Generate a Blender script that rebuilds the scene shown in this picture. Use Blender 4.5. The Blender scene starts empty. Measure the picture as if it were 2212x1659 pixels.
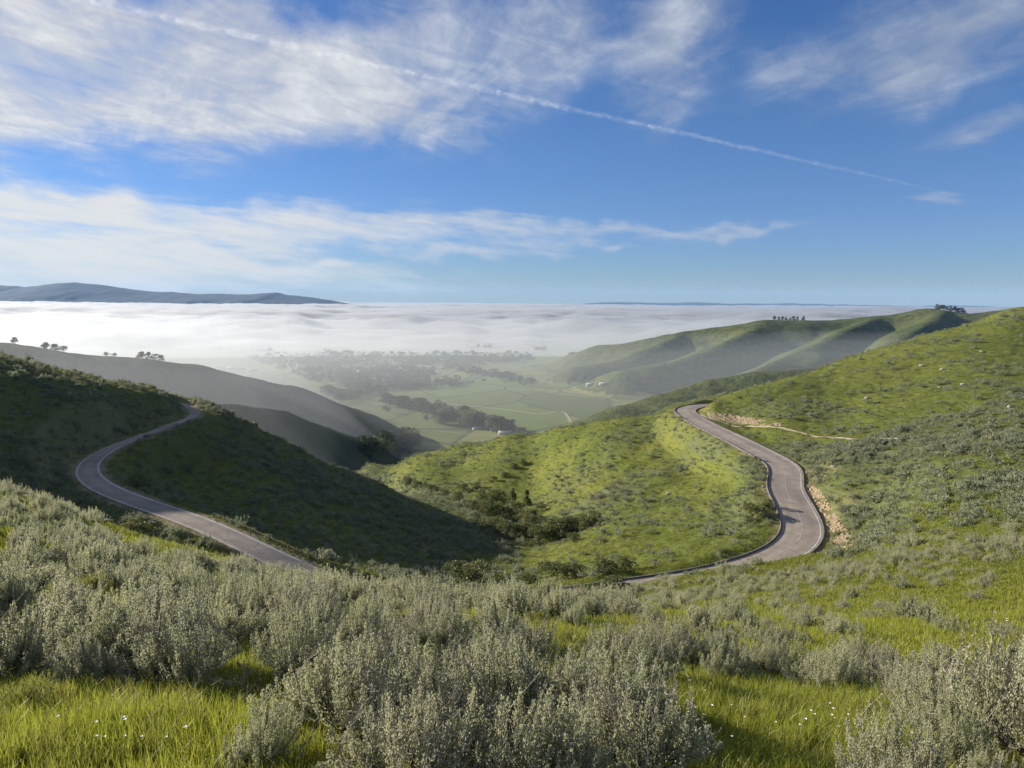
import bpy, bmesh, math, random
import numpy as np
from mathutils import Vector, Matrix

R = math.radians
scene = bpy.context.scene
C = scene.collection

# ------------------------------------------------------------------ camera
FPX, PW, PH = 1620.0, 2212.0, 1659.0          # focal length in photo pixels, photo size they refer to
PITCH, ROLL = R(6.2), R(0.40)
cam_data = bpy.data.cameras.new("camera")
cam_data.sensor_width = 36.0
cam_data.lens = FPX / PW * 36.0
cam_data.clip_start = 0.05
cam_data.clip_end = 300000.0
cam = bpy.data.objects.new("camera", cam_data)
C.objects.link(cam)
_F = Vector((0, math.cos(PITCH), -math.sin(PITCH)))
_R0 = Vector((1, 0, 0)); _U0 = Vector((0, math.sin(PITCH), math.cos(PITCH)))
_Rv = _R0 * math.cos(ROLL) + _U0 * math.sin(ROLL)
_Uv = _U0 * math.cos(ROLL) - _R0 * math.sin(ROLL)
cam.matrix_world = Matrix(((_Rv.x, _Uv.x, -_F.x, 0), (_Rv.y, _Uv.y, -_F.y, 0), (_Rv.z, _Uv.z, -_F.z, 0), (0, 0, 0, 1)))
scene.camera = cam

# ------------------------------------------------------------------ light, sky, exposure
SUN_AZ, SUN_EL = R(-68), R(16.5)                # azimuth from +Y (view direction), negative to the left
SUN = Vector((math.sin(SUN_AZ) * math.cos(SUN_EL), math.cos(SUN_AZ) * math.cos(SUN_EL), math.sin(SUN_EL)))
sl = bpy.data.lights.new("sun", 'SUN')
sl.energy = 5.0; sl.angle = R(0.5); sl.color = (1.0, 0.925, 0.80)
so = bpy.data.objects.new("sun", sl); C.objects.link(so)
so.rotation_euler = SUN.to_track_quat('Z', 'Y').to_euler()
SKY_STRENGTH = 0.055
EXPOSURE = 1.12
scene.view_settings.view_transform = 'Standard'
scene.view_settings.look = 'None'
scene.view_settings.gamma = 1.0
scene.view_settings.use_curve_mapping = False
scene.view_settings.exposure = EXPOSURE
cy = scene.cycles
cy.max_bounces = 8; cy.diffuse_bounces = 3; cy.glossy_bounces = 2; cy.transmission_bounces = 3
cy.transparent_max_bounces = 12; cy.volume_bounces = 4
cy.use_denoising = True
try:
    cy.denoiser = 'OPENIMAGEDENOISE'; cy.denoising_input_passes = 'RGB_ALBEDO_NORMAL'
except Exception:
    pass
cy.use_adaptive_sampling = True; cy.adaptive_threshold = 0.012
cy.sample_clamp_indirect = 6.0


def px_dir(u, v):
    cx = (u - PW / 2) / FPX; cyy = -(v - PH / 2) / FPX
    return _F + _Rv * cx + _Uv * cyy


def px_at(u, v, Y):
    d = px_dir(u, v)
    return d * (Y / d.y)


def az_el(u, v):
    d = px_dir(u, v).normalized()
    return math.degrees(math.atan2(d.x, d.y)), math.degrees(math.asin(d.z))


class NT:
    """small helper to write node trees"""
    def __init__(self, tree):
        self.t = tree; self.n = tree.nodes; self.l = tree.links

    def node(self, kind, **kw):
        n = self.n.new(kind)
        for k, v in kw.items():
            setattr(n, k, v)
        return n

    def put(self, sock, v):
        if isinstance(v, bpy.types.NodeSocket):
            self.l.new(v, sock)
        elif v is not None:
            sock.default_value = v

    def math(self, op, a, b=None, c=None, clamp=False):
        n = self.node('ShaderNodeMath', operation=op); n.use_clamp = clamp
        self.put(n.inputs[0], a); self.put(n.inputs[1], b); self.put(n.inputs[2], c)
        return n.outputs[0]

    def vmath(self, op, a, b=None):
        n = self.node('ShaderNodeVectorMath', operation=op)
        self.put(n.inputs[0], a); self.put(n.inputs[1], b)
        return n.outputs['Value'] if op in ('DOT_PRODUCT', 'LENGTH') else n.outputs[0]

    def smooth(self, x, lo, hi, a=0.0, b=1.0):
        n = self.node('ShaderNodeMapRange'); n.interpolation_type = 'SMOOTHSTEP'
        self.put(n.inputs[0], x)
        for i, v in zip((1, 2, 3, 4), (lo, hi, a, b)):
            self.put(n.inputs[i], v)
        return n.outputs[0]

    def noise(self, vec, scale, detail=4.0, rough=0.55, dist=0.0, color=False):
        n = self.node('ShaderNodeTexNoise')
        self.put(n.inputs['Vector'], vec)
        n.inputs['Scale'].default_value = scale; n.inputs['Detail'].default_value = detail
        n.inputs['Roughness'].default_value = rough; n.inputs['Distortion'].default_value = dist
        return n.outputs['Color' if color else 'Fac']

    def mix(self, fac, a, b, blend='MIX'):
        n = self.node('ShaderNodeMix'); n.data_type = 'RGBA'; n.blend_type = blend
        self.put(n.inputs[0], fac)
        for i, v in ((6, a), (7, b)):
            if isinstance(v, tuple) and len(v) == 3:
                v = (*v, 1)
            self.put(n.inputs[i], v)
        return n.outputs[2]

    def ramp(self, fac, stops):
        n = self.node('ShaderNodeValToRGB')
        e = n.color_ramp.elements
        while len(e) < len(stops):
            e.new(0.5)
        for s, (p, c) in zip(e, stops):
            s.position = p; s.color = (*c, 1)
        self.put(n.inputs[0], fac)
        return n.outputs[0]

    def attr(self, name):
        n = self.node('ShaderNodeAttribute'); n.attribute_name = name
        return n.outputs['Fac']


def build_world():
    w = bpy.data.worlds.new("World"); scene.world = w; w.use_nodes = True
    t = NT(w.node_tree); t.n.clear()
    gen = t.node('ShaderNodeTexCoord').outputs['Generated']
    sp = t.node('ShaderNodeSeparateXYZ'); t.put(sp.inputs[0], gen)
    x, y, z = sp.outputs
    zc = t.math('MAXIMUM', z, 0.004)
    cb = t.node('ShaderNodeCombineXYZ'); t.put(cb.inputs[0], x); t.put(cb.inputs[1], y); t.put(cb.inputs[2], zc)
    sky = t.node('ShaderNodeTexSky'); sky.sky_type = 'NISHITA'
    sky.sun_disc = False; sky.sun_elevation = SUN_EL; sky.sun_rotation = SUN_AZ % (2 * math.pi)
    sky.altitude = 400; sky.air_density = 1.0; sky.dust_density = 0.0; sky.ozone_density = 1.6
    t.put(sky.inputs[0], cb.outputs[0])
    hs = t.node('ShaderNodeHueSaturation')
    hs.inputs['Saturation'].default_value = 1.30; hs.inputs['Value'].default_value = 0.78
    t.put(hs.inputs['Color'], sky.outputs[0])
    base = t.mix(1.0, hs.outputs[0], (0.88, 0.92, 1.30), 'MULTIPLY')
    base = t.mix(t.smooth(z, 0.0, 0.26, 1.0, 0.0), base, t.mix(1.0, base, (0.58, 0.77, 1.02), 'MULTIPLY'))
    # clouds: world-space, in degrees of azimuth / elevation, with noise on a flat cloud sheet
    az = t.math('MULTIPLY', t.math('ARCTAN2', x, y), 180 / math.pi)
    el = t.math('MULTIPLY', t.math('ARCSINE', z), 180 / math.pi)
    ang = t.node('ShaderNodeCombineXYZ'); t.put(ang.inputs[0], az); t.put(ang.inputs[1], el)
    ang = ang.outputs[0]
    zz = t.math('ADD', zc, 0.07)
    pl = t.node('ShaderNodeCombineXYZ')
    t.put(pl.inputs[0], t.math('DIVIDE', x, zz)); t.put(pl.inputs[1], t.math('DIVIDE', y, zz))
    pl = pl.outputs[0]
    warp = t.vmath('SCALE', t.vmath('SUBTRACT', t.noise(ang, 0.16, 3, 0.5, color=True), (0.5, 0.5, 0.5)))
    warp.node.inputs['Scale'].default_value = 4.5
    angw = t.vmath('ADD', ang, warp)

    def field(blobs):
        tot = None
        for (u, v, rx, ry, tilt, s) in blobs:
            a, e = az_el(u, v)
            d = t.vmath('SUBTRACT', angw, (a, e, 0))
            ct, st = math.cos(R(tilt)), math.sin(R(tilt)); k = 28.3
            d1 = t.vmath('DOT_PRODUCT', d, (ct * k / rx, st * k / rx, 0))
            d2 = t.vmath('DOT_PRODUCT', d, (-st * k / ry, ct * k / ry, 0))
            q = t.math('ADD', t.math('MULTIPLY', d1, d1), t.math('MULTIPLY', d2, d2))
            g = t.math('MULTIPLY', t.math('POWER', 2.718, t.math('MULTIPLY', q, -1.0)), s)
            tot = g if tot is None else t.math('ADD', tot, g)
        return tot

    high = field([(150, 110, 520, 100, -4, 1.0), (540, 120, 330, 90, -8, .66), (80, 205, 380, 30, -4, .34),
                  (820, 215, 200, 55, -14, .50), (960, 60, 300, 95, 8, .55), (1180, 120, 170, 75, 30, .42),
                  (1440, 120, 75, 135, -18, .60), (1480, 40, 110, 90, -10, .35), (1990, 130, 210, 60, 16, .52),
                  (1900, 60, 230, 70, 20, .42), (2160, 250, 120, 36, 20, .55), (2120, 60, 200, 60, 14, .45),
                  (1660, 150, 60, 50, 20, .22), (-300, 110, 450, 140, 0, 1.0)])
    low = field([(120, 460, 420, 44, -4, .90), (560, 480, 360, 32, -5, .66), (930, 490, 260, 30, -6, .52),
                 (1240, 500, 220, 20, -5, .50), (1540, 497, 190, 11, 0, .62), (150, 545, 520, 22, -3, .52),
                 (620, 562, 330, 13, -3, .40), (160, 608, 640, 38, 0, .80), (960, 545, 180, 12, 0, .34),
                 (2012, 435, 52, 13, 0, .55), (1190, 535, 60, 8, 0, .3), (1340, 541, 40, 7, 0, .35),
                 (540, 325, 70, 10, -5, .3), (-350, 500, 350, 80, 0, 1.0)])

    high = t.math('ADD', high, t.smooth(el, 21, 34, 0.0, 0.62))     # the cloud sheet goes on overhead

    def stretch(vec, deg, along, across):
        """noise space drawn out along the given direction"""
        m = t.node('ShaderNodeMapping'); m.vector_type = 'TEXTURE'; m.inputs['Rotation'].default_value = (0, 0, R(deg))
        m.inputs['Scale'].default_value = (along, across, 1); t.put(m.inputs['Vector'], vec)
        return m.outputs[0]
    n1 = t.noise(stretch(pl, 108, 2.4, 1.0), 2.3, 10, 0.62, 0.5)
    n1b = t.noise(stretch(pl, 60, 1.8, 1.0), 7.5, 7, 0.62, 0.6)
    n2 = t.noise(stretch(ang, -5, 4.2, 0.62), 0.36, 10, 0.62, 0.6)
    n2b = t.noise(stretch(ang, -7, 4.2, 0.75), 1.3, 6, 0.62, 0.4)
    nh = t.math('ADD', t.math('MULTIPLY', n1, 0.70), t.math('MULTIPLY', n1b, 0.30))
    nl = t.math('ADD', t.math('MULTIPLY', n2, 0.62), t.math('MULTIPLY', n2b, 0.38))
    high = t.math('MINIMUM', high, 0.95); low = t.math('MINIMUM', low, 0.85)
    mh = t.smooth(t.math('ADD', t.math('MULTIPLY', high, 0.84), t.math('MULTIPLY', t.math('SUBTRACT', nh, 0.5), 2.7)), -0.14, 1.22)
    ml = t.smooth(t.math('ADD', t.math('MULTIPLY', low, 1.02), t.math('MULTIPLY', t.math('SUBTRACT', nl, 0.5), 2.6)), 0.06, 1.12)
    mh = t.math('MULTIPLY', mh, t.smooth(high, 0.02, 0.40)); ml = t.math('MULTIPLY', ml, t.smooth(low, 0.04, 0.34))
    # light scattered by the thin cloud grows towards the sun
    dot = t.vmath('DOT_PRODUCT', t.vmath('NORMALIZE', gen), tuple(SUN))
    glow = t.smooth(dot, -0.25, 0.95, 0.0, 1.0)
    col = t.ramp(glow, [(0.0, (0.46, 0.54, 0.69)), (0.45, (0.66, 0.72, 0.82)), (1.0, (1.0, 0.985, 0.95))])
    thick = t.smooth(nh, 0.45, 0.75, 0.80, 1.12)
    cn = t.vmath('SCALE', col); t.put(cn.node.inputs['Scale'], t.math('MULTIPLY', thick, CLOUD_GAIN))
    c1 = t.mix(t.math('MULTIPLY', mh, 0.92), base, cn)
    cn2 = t.vmath('SCALE', col); t.put(cn2.node.inputs['Scale'], CLOUD_GAIN * 0.98)
    cn2 = t.mix(1.0, cn2, (1.0, 0.985, 0.95), 'MULTIPLY')
    c2 = t.mix(t.math('MULTIPLY', ml, 0.92), c1, cn2)
    bg = t.node('ShaderNodeBackground'); bg.inputs['Strength'].default_value = SKY_STRENGTH
    t.put(bg.inputs['Color'], c2)
    out = t.node('ShaderNodeOutputWorld'); t.put(out.inputs[0], bg.outputs[0])


CLOUD_GAIN = 7.4
build_world()

# ------------------------------------------------------------------ helpers
rng = np.random.default_rng(7)
random.seed(7)


def sstep(a, b, x):
    t = np.clip((x - a) / (b - a), 0, 1)
    return t * t * (3 - 2 * t)


def _hash(ix, iy, seed):
    h = (ix.astype(np.int64) * 374761393 + iy.astype(np.int64) * 668265263 + seed * 974634777) & 0xFFFFFFFF
    h = ((h ^ (h >> 13)) * 1274126177) & 0xFFFFFFFF
    return ((h ^ (h >> 16)) & 0xFFFF) / 65535.0


def vnoise(x, y, seed=0):
    ix = np.floor(x); iy = np.floor(y)
    fx = x - ix; fy = y - iy
    fx = fx * fx * fx * (fx * (fx * 6 - 15) + 10); fy = fy * fy * fy * (fy * (fy * 6 - 15) + 10)
    a = _hash(ix, iy, seed); b = _hash(ix + 1, iy, seed); c = _hash(ix, iy + 1, seed); d = _hash(ix + 1, iy + 1, seed)
    return (a * (1 - fx) + b * fx) * (1 - fy) + (c * (1 - fx) + d * fx) * fy


def fbm(x, y, oct=4, seed=0, gain=0.5):
    s = np.zeros_like(x, dtype=float); a = 1.0; tot = 0.0
    for o in range(oct):
        c, sn = math.cos(0.6 * o), math.sin(0.6 * o)
        f = 2.03 ** o
        s += a * vnoise((x * c - y * sn) * f, (x * sn + y * c) * f, seed + o * 17)
        tot += a; a *= gain
    return s / tot * 2 - 1


def make_mesh(name, verts, faces, smooth=True):
    """faces: int array (n,3) or (n,4)"""
    me = bpy.data.meshes.new(name)
    verts = np.asarray(verts, dtype=np.float32); faces = np.asarray(faces, dtype=np.int32)
    n, k = faces.shape
    me.vertices.add(len(verts)); me.vertices.foreach_set('co', verts.ravel())
    me.loops.add(n * k); me.loops.foreach_set('vertex_index', faces.ravel())
    me.polygons.add(n); me.polygons.foreach_set('loop_start', np.arange(0, n * k, k, dtype=np.int32))
    if smooth:
        me.polygons.foreach_set('use_smooth', np.ones(n, dtype=bool))
    me.update(calc_edges=True)
    return me


def link(name, me, mat=None, parent=None):
    o = bpy.data.objects.new(name, me); C.objects.link(o)
    if mat is not None:
        if len(me.materials) == 0:
            me.materials.append(mat)
    if parent is not None:
        o.parent = parent
    return o


def tag(o, label=None, cat=None, group=None, kind=None):
    if label: o['label'] = label
    if cat: o['category'] = cat
    if group: o['group'] = group
    if kind: o['kind'] = kind
    return o


def empty(name, loc, rz=0.0, scale=1.0):
    o = bpy.data.objects.new(name, None); C.objects.link(o)
    o.location = loc; o.rotation_euler = (0, 0, rz); o.scale = (scale,) * 3
    o.empty_display_size = 0.3
    return o


def copy_tree(o, parent=None):
    c = o.copy(); C.objects.link(c)
    if parent is not None:
        c.parent = parent
    for ch in list(o.children):
        copy_tree(ch, c)
    return c


def add_attr(me, name, arr):
    a = me.attributes.new(name, 'FLOAT', 'POINT'); a.data.foreach_set('value', np.asarray(arr, dtype=np.float32))


def in_poly(u, v, poly):
    inside = np.zeros(u.shape, bool); n = len(poly)
    for i in range(n):
        x1, y1 = poly[i]; x2, y2 = poly[(i + 1) % n]
        if y1 == y2: continue
        c = ((y1 > v) != (y2 > v)) & (u < (x2 - x1) * (v - y1) / (y2 - y1) + x1)
        inside ^= c
    return inside


def to_px(x, y, z):
    d = np.stack([x, y, z], -1)
    f = d @ np.array(_F); r = d @ np.array(_Rv); u = d @ np.array(_Uv)
    f = np.maximum(f, 1e-3)
    return PW / 2 + FPX * r / f, PH / 2 - FPX * u / f


# ------------------------------------------------------------------ terrain shape
def P(u, v, Y, dz=0.0):
    p = px_at(u, v, Y)
    return (p.x, p.y, p.z + dz)


ctrl = [
    # the slope the camera stands on (ground, below the shrub tops)
    (0, 0, -1.65), (-10, 0, -0.7), (10, 0, -2.2), (0, -12, 0.6), (-25, -20, 3), (25, -20, 0.5), (0, -60, 10), (-80, -60, 14), (80, -60, 6),
    (0, 3, -2.5), (0, 8, -4.0), (0, 15, -6.4), (-6, 8, -3.7), (7, 8, -4.3), (-10, 15, -5.6), (10, 15, -6.7),
    P(0, 1040, 36, -.6), P(300, 1135, 30, -.6), P(500, 1190, 28, -.6), P(650, 1245, 27, -.6), P(900, 1266, 26, -.6), P(1106, 1280, 26, -.6),
    P(-300, 985, 38, -.6), (-45, 10, -2.0), (-60, 40, -8), (-28, 4, -1.4), (-22, 20, -5.2),
    (-20, 50, -19), (-6, 48, -20), (-45, 66, -19.5), (-60, 66, -15), (8, 50, -20.5), (-4, 62, -26),
    P(1400, 1300, 36), P(1600, 1300, 38), P(2000, 1350, 17), P(2212, 1450, 9.5), P(1800, 1450, 9.2), P(2212, 1250, 36), P(2212, 1150, 54),
    P(1800, 1232, 56), P(1750, 1203, 77), P(1500, 1243, 70), P(1400, 1272, 63), P(2000, 1170, 60), P(2600, 1200, 40), P(2600, 1000, 85),
    # shaded hill on the left (falls to the right)
    P(0, 784, 130), P(200, 828, 138), P(330, 856, 146), P(430, 888, 151), P(530, 925, 155), P(620, 962, 158), P(800, 1032, 163), P(1000, 1110, 158), P(1100, 1158, 140), P(1150, 1185, 128),
    P(0, 850, 116), P(0, 950, 102), P(0, 1030, 94), P(100, 1020, 101), P(150, 900, 118), P(300, 900, 136), P(200, 850, 130),
    P(600, 1100, 118), P(800, 1150, 118), P(400, 1000, 131), P(600, 1000, 146), P(950, 1200, 115), P(800, 1220, 92), P(800, 1080, 140),
    P(-400, 690, 118), P(-400, 850, 105), P(-900, 600, 120),
    # behind its crest
    (-110, 185, -26), (-110, 240, -62), (-60, 205, -50), (-35, 225, -60), (-70, 260, -75), (-170, 190, -14), (-170, 260, -55), (-250, 200, -25),
    # ravine
    P(1170, 1212, 112), P(1165, 1150, 146), P(1052, 1092, 176), P(960, 1062, 202), P(870, 1032, 232), P(800, 1002, 285), (-75, 350, -92), (-95, 440, -128),
    # green spur on the right of the ravine
    P(830, 1012, 280), P(900, 984, 272), P(1000, 957, 262), P(1100, 940, 252), P(1200, 924, 243), P(1280, 912, 234), P(1350, 900, 226), P(1460, 884, 212),
    P(1300, 1000, 180), P(1300, 1150, 120), P(1500, 1150, 106), P(1500, 1000, 163), P(1400, 930, 200), P(1620, 1000, 140), P(1650, 1150, 98),
    P(1350, 1240, 86), P(1240, 1200, 108), P(1150, 1030, 205), P(1000, 1000, 235), P(1400, 1080, 138),
    # behind the spur
    (20, 300, -70), (-20, 330, -90), (60, 270, -48), (60, 330, -85), (110, 320, -55),
    # hill on the right
    P(1850, 1175, 90), P(2212, 1050, 77), P(2212, 950, 112), P(2212, 850, 162), P(2212, 750, 222), P(2212, 652, 300),
    P(2000, 722, 270), P(1800, 790, 240), P(1700, 820, 226), P(1600, 847, 211), P(1530, 869, 203), P(1570, 860, 208),
    P(1600, 908, 184), P(1830, 950, 140), P(1700, 925, 162), P(1800, 1000, 122), P(1800, 1080, 105), P(1745, 962, 144),
    P(2000, 1000, 105), P(2000, 900, 150), P(2000, 800, 210), P(1800, 900, 172), P(1800, 840, 205), P(2000, 1100, 76),
    P(2600, 560, 330), P(2600, 750, 240), P(2600, 900, 130),
    (150, 330, -30), (220, 360, -25), (150, 400, -80), (300, 400, -20), (60, 400, -110), (0, 420, -120), (260, 480, -90),
]
ctrl = np.array(ctrl, float)


def _comp(x, y):
    r = np.hypot(x, y) + 1e-9
    k = np.log1p(r / 6.0) / r
    return x * k, y * k, r


def _tps_k(d2):
    return 0.5 * d2 * np.log(d2 + 1e-12)


_cx, _cy, _cr = _comp(ctrl[:, 0], ctrl[:, 1])
_cv = ctrl[:, 2] / (_cr + 4.0)
_n = len(ctrl)
_A = np.zeros((_n + 3, _n + 3))
_A[:_n, :_n] = _tps_k((_cx[:, None] - _cx[None]) ** 2 + (_cy[:, None] - _cy[None]) ** 2) + np.eye(_n) * 0.0006
_A[:_n, _n:] = np.stack([np.ones(_n), _cx, _cy], 1); _A[_n:, :_n] = _A[:_n, _n:].T
_W = np.linalg.solve(_A, np.concatenate([_cv, np.zeros(3)]))


def z_tps(x, y):
    qx, qy, r = _comp(x, y)
    out = np.empty_like(qx)
    for s in range(0, len(qx), 40000):
        e = slice(s, s + 40000)
        d2 = (qx[e, None] - _cx[None]) ** 2 + (qy[e, None] - _cy[None]) ** 2
        out[e] = _tps_k(d2) @ _W[:_n] + _W[_n] + _W[_n + 1] * qx[e] + _W[_n + 2] * qy[e]
    return out * (r + 4.0)


VALLEY = -200.0
RIDGES = [   # crest points (pixel, pixel, distance), slope, roundness, region name index
    dict(reg=3, s=0.75, c=10, pts=[(-350, 800, 430), (0, 815, 430), (280, 837, 450), (450, 864, 480), (600, 892, 540), (690, 917, 620), (770, 948, 700), (830, 990, 820)]),
    dict(reg=4, s=0.60, c=18, pts=[(-900, 640, 700), (-400, 690, 760), (0, 742, 800), (150, 760, 805), (300, 773, 820), (400, 786, 850), (520, 811, 950), (620, 832, 1050), (700, 866, 1200), (745, 884, 1350)]),
    dict(reg=5, s=0.42, c=22, pts=[(1180, 786, 2300), (1330, 744, 2250), (1450, 722, 2200), (1650, 692, 2150), (1800, 691, 2200), (1900, 682, 2200), (2010, 667, 2150), (2100, 679, 2100), (2400, 640, 2100), (2900, 600, 2100)]),
    dict(reg=5, s=0.56, c=10, pts=[(1900, 684, 2180), (1850, 702, 2000), (1780, 735, 1800), (1700, 772, 1600), (1640, 797, 1480), (1590, 812, 1400)]),
    dict(reg=5, s=0.56, c=10, pts=[(1660, 694, 2140), (1620, 715, 2000), (1550, 748, 1880), (1450, 782, 1780), (1350, 797, 1720)]),
    dict(reg=5, s=0.56, c=10, pts=[(2040, 672, 2120), (2000, 700, 1900), (1930, 740, 1650), (1880, 775, 1450), (1830, 800, 1300)]),
    dict(reg=5, s=0.56, c=10, pts=[(1480, 716, 2180), (1420, 745, 2050), (1330, 778, 1950), (1240, 795, 1900)]),
    dict(reg=5, s=0.52, c=12, pts=[(2000, 784, 1050), (1800, 794, 1000), (1640, 804, 1000), (1540, 818, 1000), (1440, 848, 980), (1350, 872, 970)]),
    dict(reg=5, s=0.60, c=10, pts=[(1900, 806, 680), (1700, 828, 680), (1580, 848, 690), (1490, 868, 690), (1440, 890, 700)]),
]
for rd in RIDGES:
    rd['w'] = np.array([P(*p) for p in rd['pts']])


def z_far(x, y):
    best = np.full(x.shape, -1e9); reg = np.zeros(x.shape, int)
    wx = x + 34 * fbm(x / 230, y / 230, 3, 5); wy = y + 34 * fbm(x / 230 + 9, y / 230, 3, 6)
    for rd in RIDGES:
        w = rd['w']; bz = np.full(x.shape, -1e9)
        for a, b in zip(w[:-1], w[1:]):
            dx, dy = b[0] - a[0], b[1] - a[1]; L2 = dx * dx + dy * dy
            t = np.clip(((wx - a[0]) * dx + (wy - a[1]) * dy) / L2, 0, 1)
            t2 = np.clip(((x - a[0]) * dx + (y - a[1]) * dy) / L2, 0, 1)
            d = np.hypot(wx - a[0] - t * dx, wy - a[1] - t * dy)
            d0 = np.hypot(x - a[0] - t2 * dx, y - a[1] - t2 * dy)
            k = sstep(0, 60, d0); d = d * k + d0 * (1 - k); t = t * k + t2 * (1 - k)
            s, c = rd['s'], rd['c']
            zz = a[2] + t * (b[2] - a[2]) - (np.sqrt((s * d) ** 2 + c * c) - c)
            bz = np.maximum(bz, zz)
        reg = np.where(bz > best, rd['reg'], reg)
        k = 10.0
        h = np.clip(0.5 + 0.5 * (bz - best) / k, 0, 1)
        best = np.where(best < -1e8, bz, best * (1 - h) + bz * h + k * h * (1 - h))
    best += 3.0 * fbm(x / 90, y / 90, 4, 11) * sstep(VALLEY, VALLEY + 40, best)
    v = VALLEY + 2.5 * fbm(x / 400, y / 400, 3, 21) + 0.0 * x
    k = 16.0
    h = np.clip(0.5 + 0.5 * (best - v) / k, 0, 1)
    z = v * (1 - h) + best * h + k * h * (1 - h)
    z = np.minimum(z, np.maximum(best, v) + 4)
    reg = np.where(best > v - 4, reg, 6)
    return z, reg


# road centre line (pixel, pixel, distance)
road_px = [(392, 872, 163), (412, 880, 157), (424, 890, 151), (415, 902, 146), (380, 916, 140.5), (300, 945, 128), (235, 970, 119), (196, 998, 111.5), (190, 1025, 105), (225, 1055, 98.5),
           (310, 1087, 92), (430, 1128, 86), (560, 1185, 80), (680, 1245, 76.5), (820, 1290, 74.5), (1000, 1300, 74.5), (1200, 1292, 75.5), (1350, 1272, 78),
           (1500, 1250, 80.5), (1620, 1221, 84.5), (1700, 1191, 90), (1734, 1152, 97), (1722, 1104, 105.5), (1697, 1056, 116), (1698, 1022, 125), (1688, 1002, 131),
           (1640, 975, 142), (1580, 945, 158.5), (1525, 918, 176), (1488, 897, 194), (1480, 886, 204), (1495, 878, 211.5), (1530, 874, 219), (1570, 874, 228)]


def spline(pts, step):
    pts = np.asarray(pts, float); out = []
    for i in range(len(pts) - 1):
        p0 = pts[max(i - 1, 0)]; p1 = pts[i]; p2 = pts[i + 1]; p3 = pts[min(i + 2, len(pts) - 1)]
        n = max(2, int(np.linalg.norm(p2 - p1) / step))
        for k in range(n):
            t = k / n
            out.append(0.5 * ((2 * p1) + (-p0 + p2) * t + (2 * p0 - 5 * p1 + 4 * p2 - p3) * t * t + (-p0 + 3 * p1 - 3 * p2 + p3) * t ** 3))
    out.append(pts[-1])
    return np.array(out)


def smooth_line(a, n):
    for _ in range(n):
        b = a.copy(); b[1:-1] = 0.25 * a[:-2] + 0.5 * a[1:-1] + 0.25 * a[2:]; a = b
    return a


ROAD = smooth_line(spline([P(*p) for p in road_px], 0.8), 12)
_rz = ROAD[:, 2].copy()
for _ in range(120):
    _rz[1:-1] = 0.25 * _rz[:-2] + 0.5 * _rz[1:-1] + 0.25 * _rz[2:]
ROAD[:, 2] = _rz
_tan = np.gradient(ROAD[:, :2], axis=0); _tan /= np.linalg.norm(_tan, axis=1)[:, None]
ROAD_N = np.stack([_tan[:, 1], -_tan[:, 0]], 1)            # points to the right of travel
_s = np.linspace(0, 1, len(ROAD))
HALF = 0.90 + 0.85 * sstep(0.06, 0.22, _s) + 0.90 * sstep(0.30, 0.62, _s)                  # narrower on the left hill


def road_dist(x, y):
    d = np.full(x.shape, 1e3); zi = np.zeros(x.shape); hw = np.full(x.shape, 2.7)
    m = np.where((np.abs(x) < 125) & (y > 55) & (y < 245))[0]
    for s in range(0, len(m), 20000):
        e = m[s:s + 20000]
        dd = (x[e, None] - ROAD[None, :, 0]) ** 2 + (y[e, None] - ROAD[None, :, 1]) ** 2
        j = dd.argmin(1); d[e] = np.sqrt(dd[np.arange(len(e)), j]); zi[e] = ROAD[j, 2]; hw[e] = HALF[j]
    return d, zi, hw


PATH = smooth_line(spline([P(1512, 897, 196), P(1535, 907, 187), P(1600, 916, 178), P(1700, 927, 161), P(1790, 942, 147), P(1850, 955, 137)], 1.0), 6)


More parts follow.
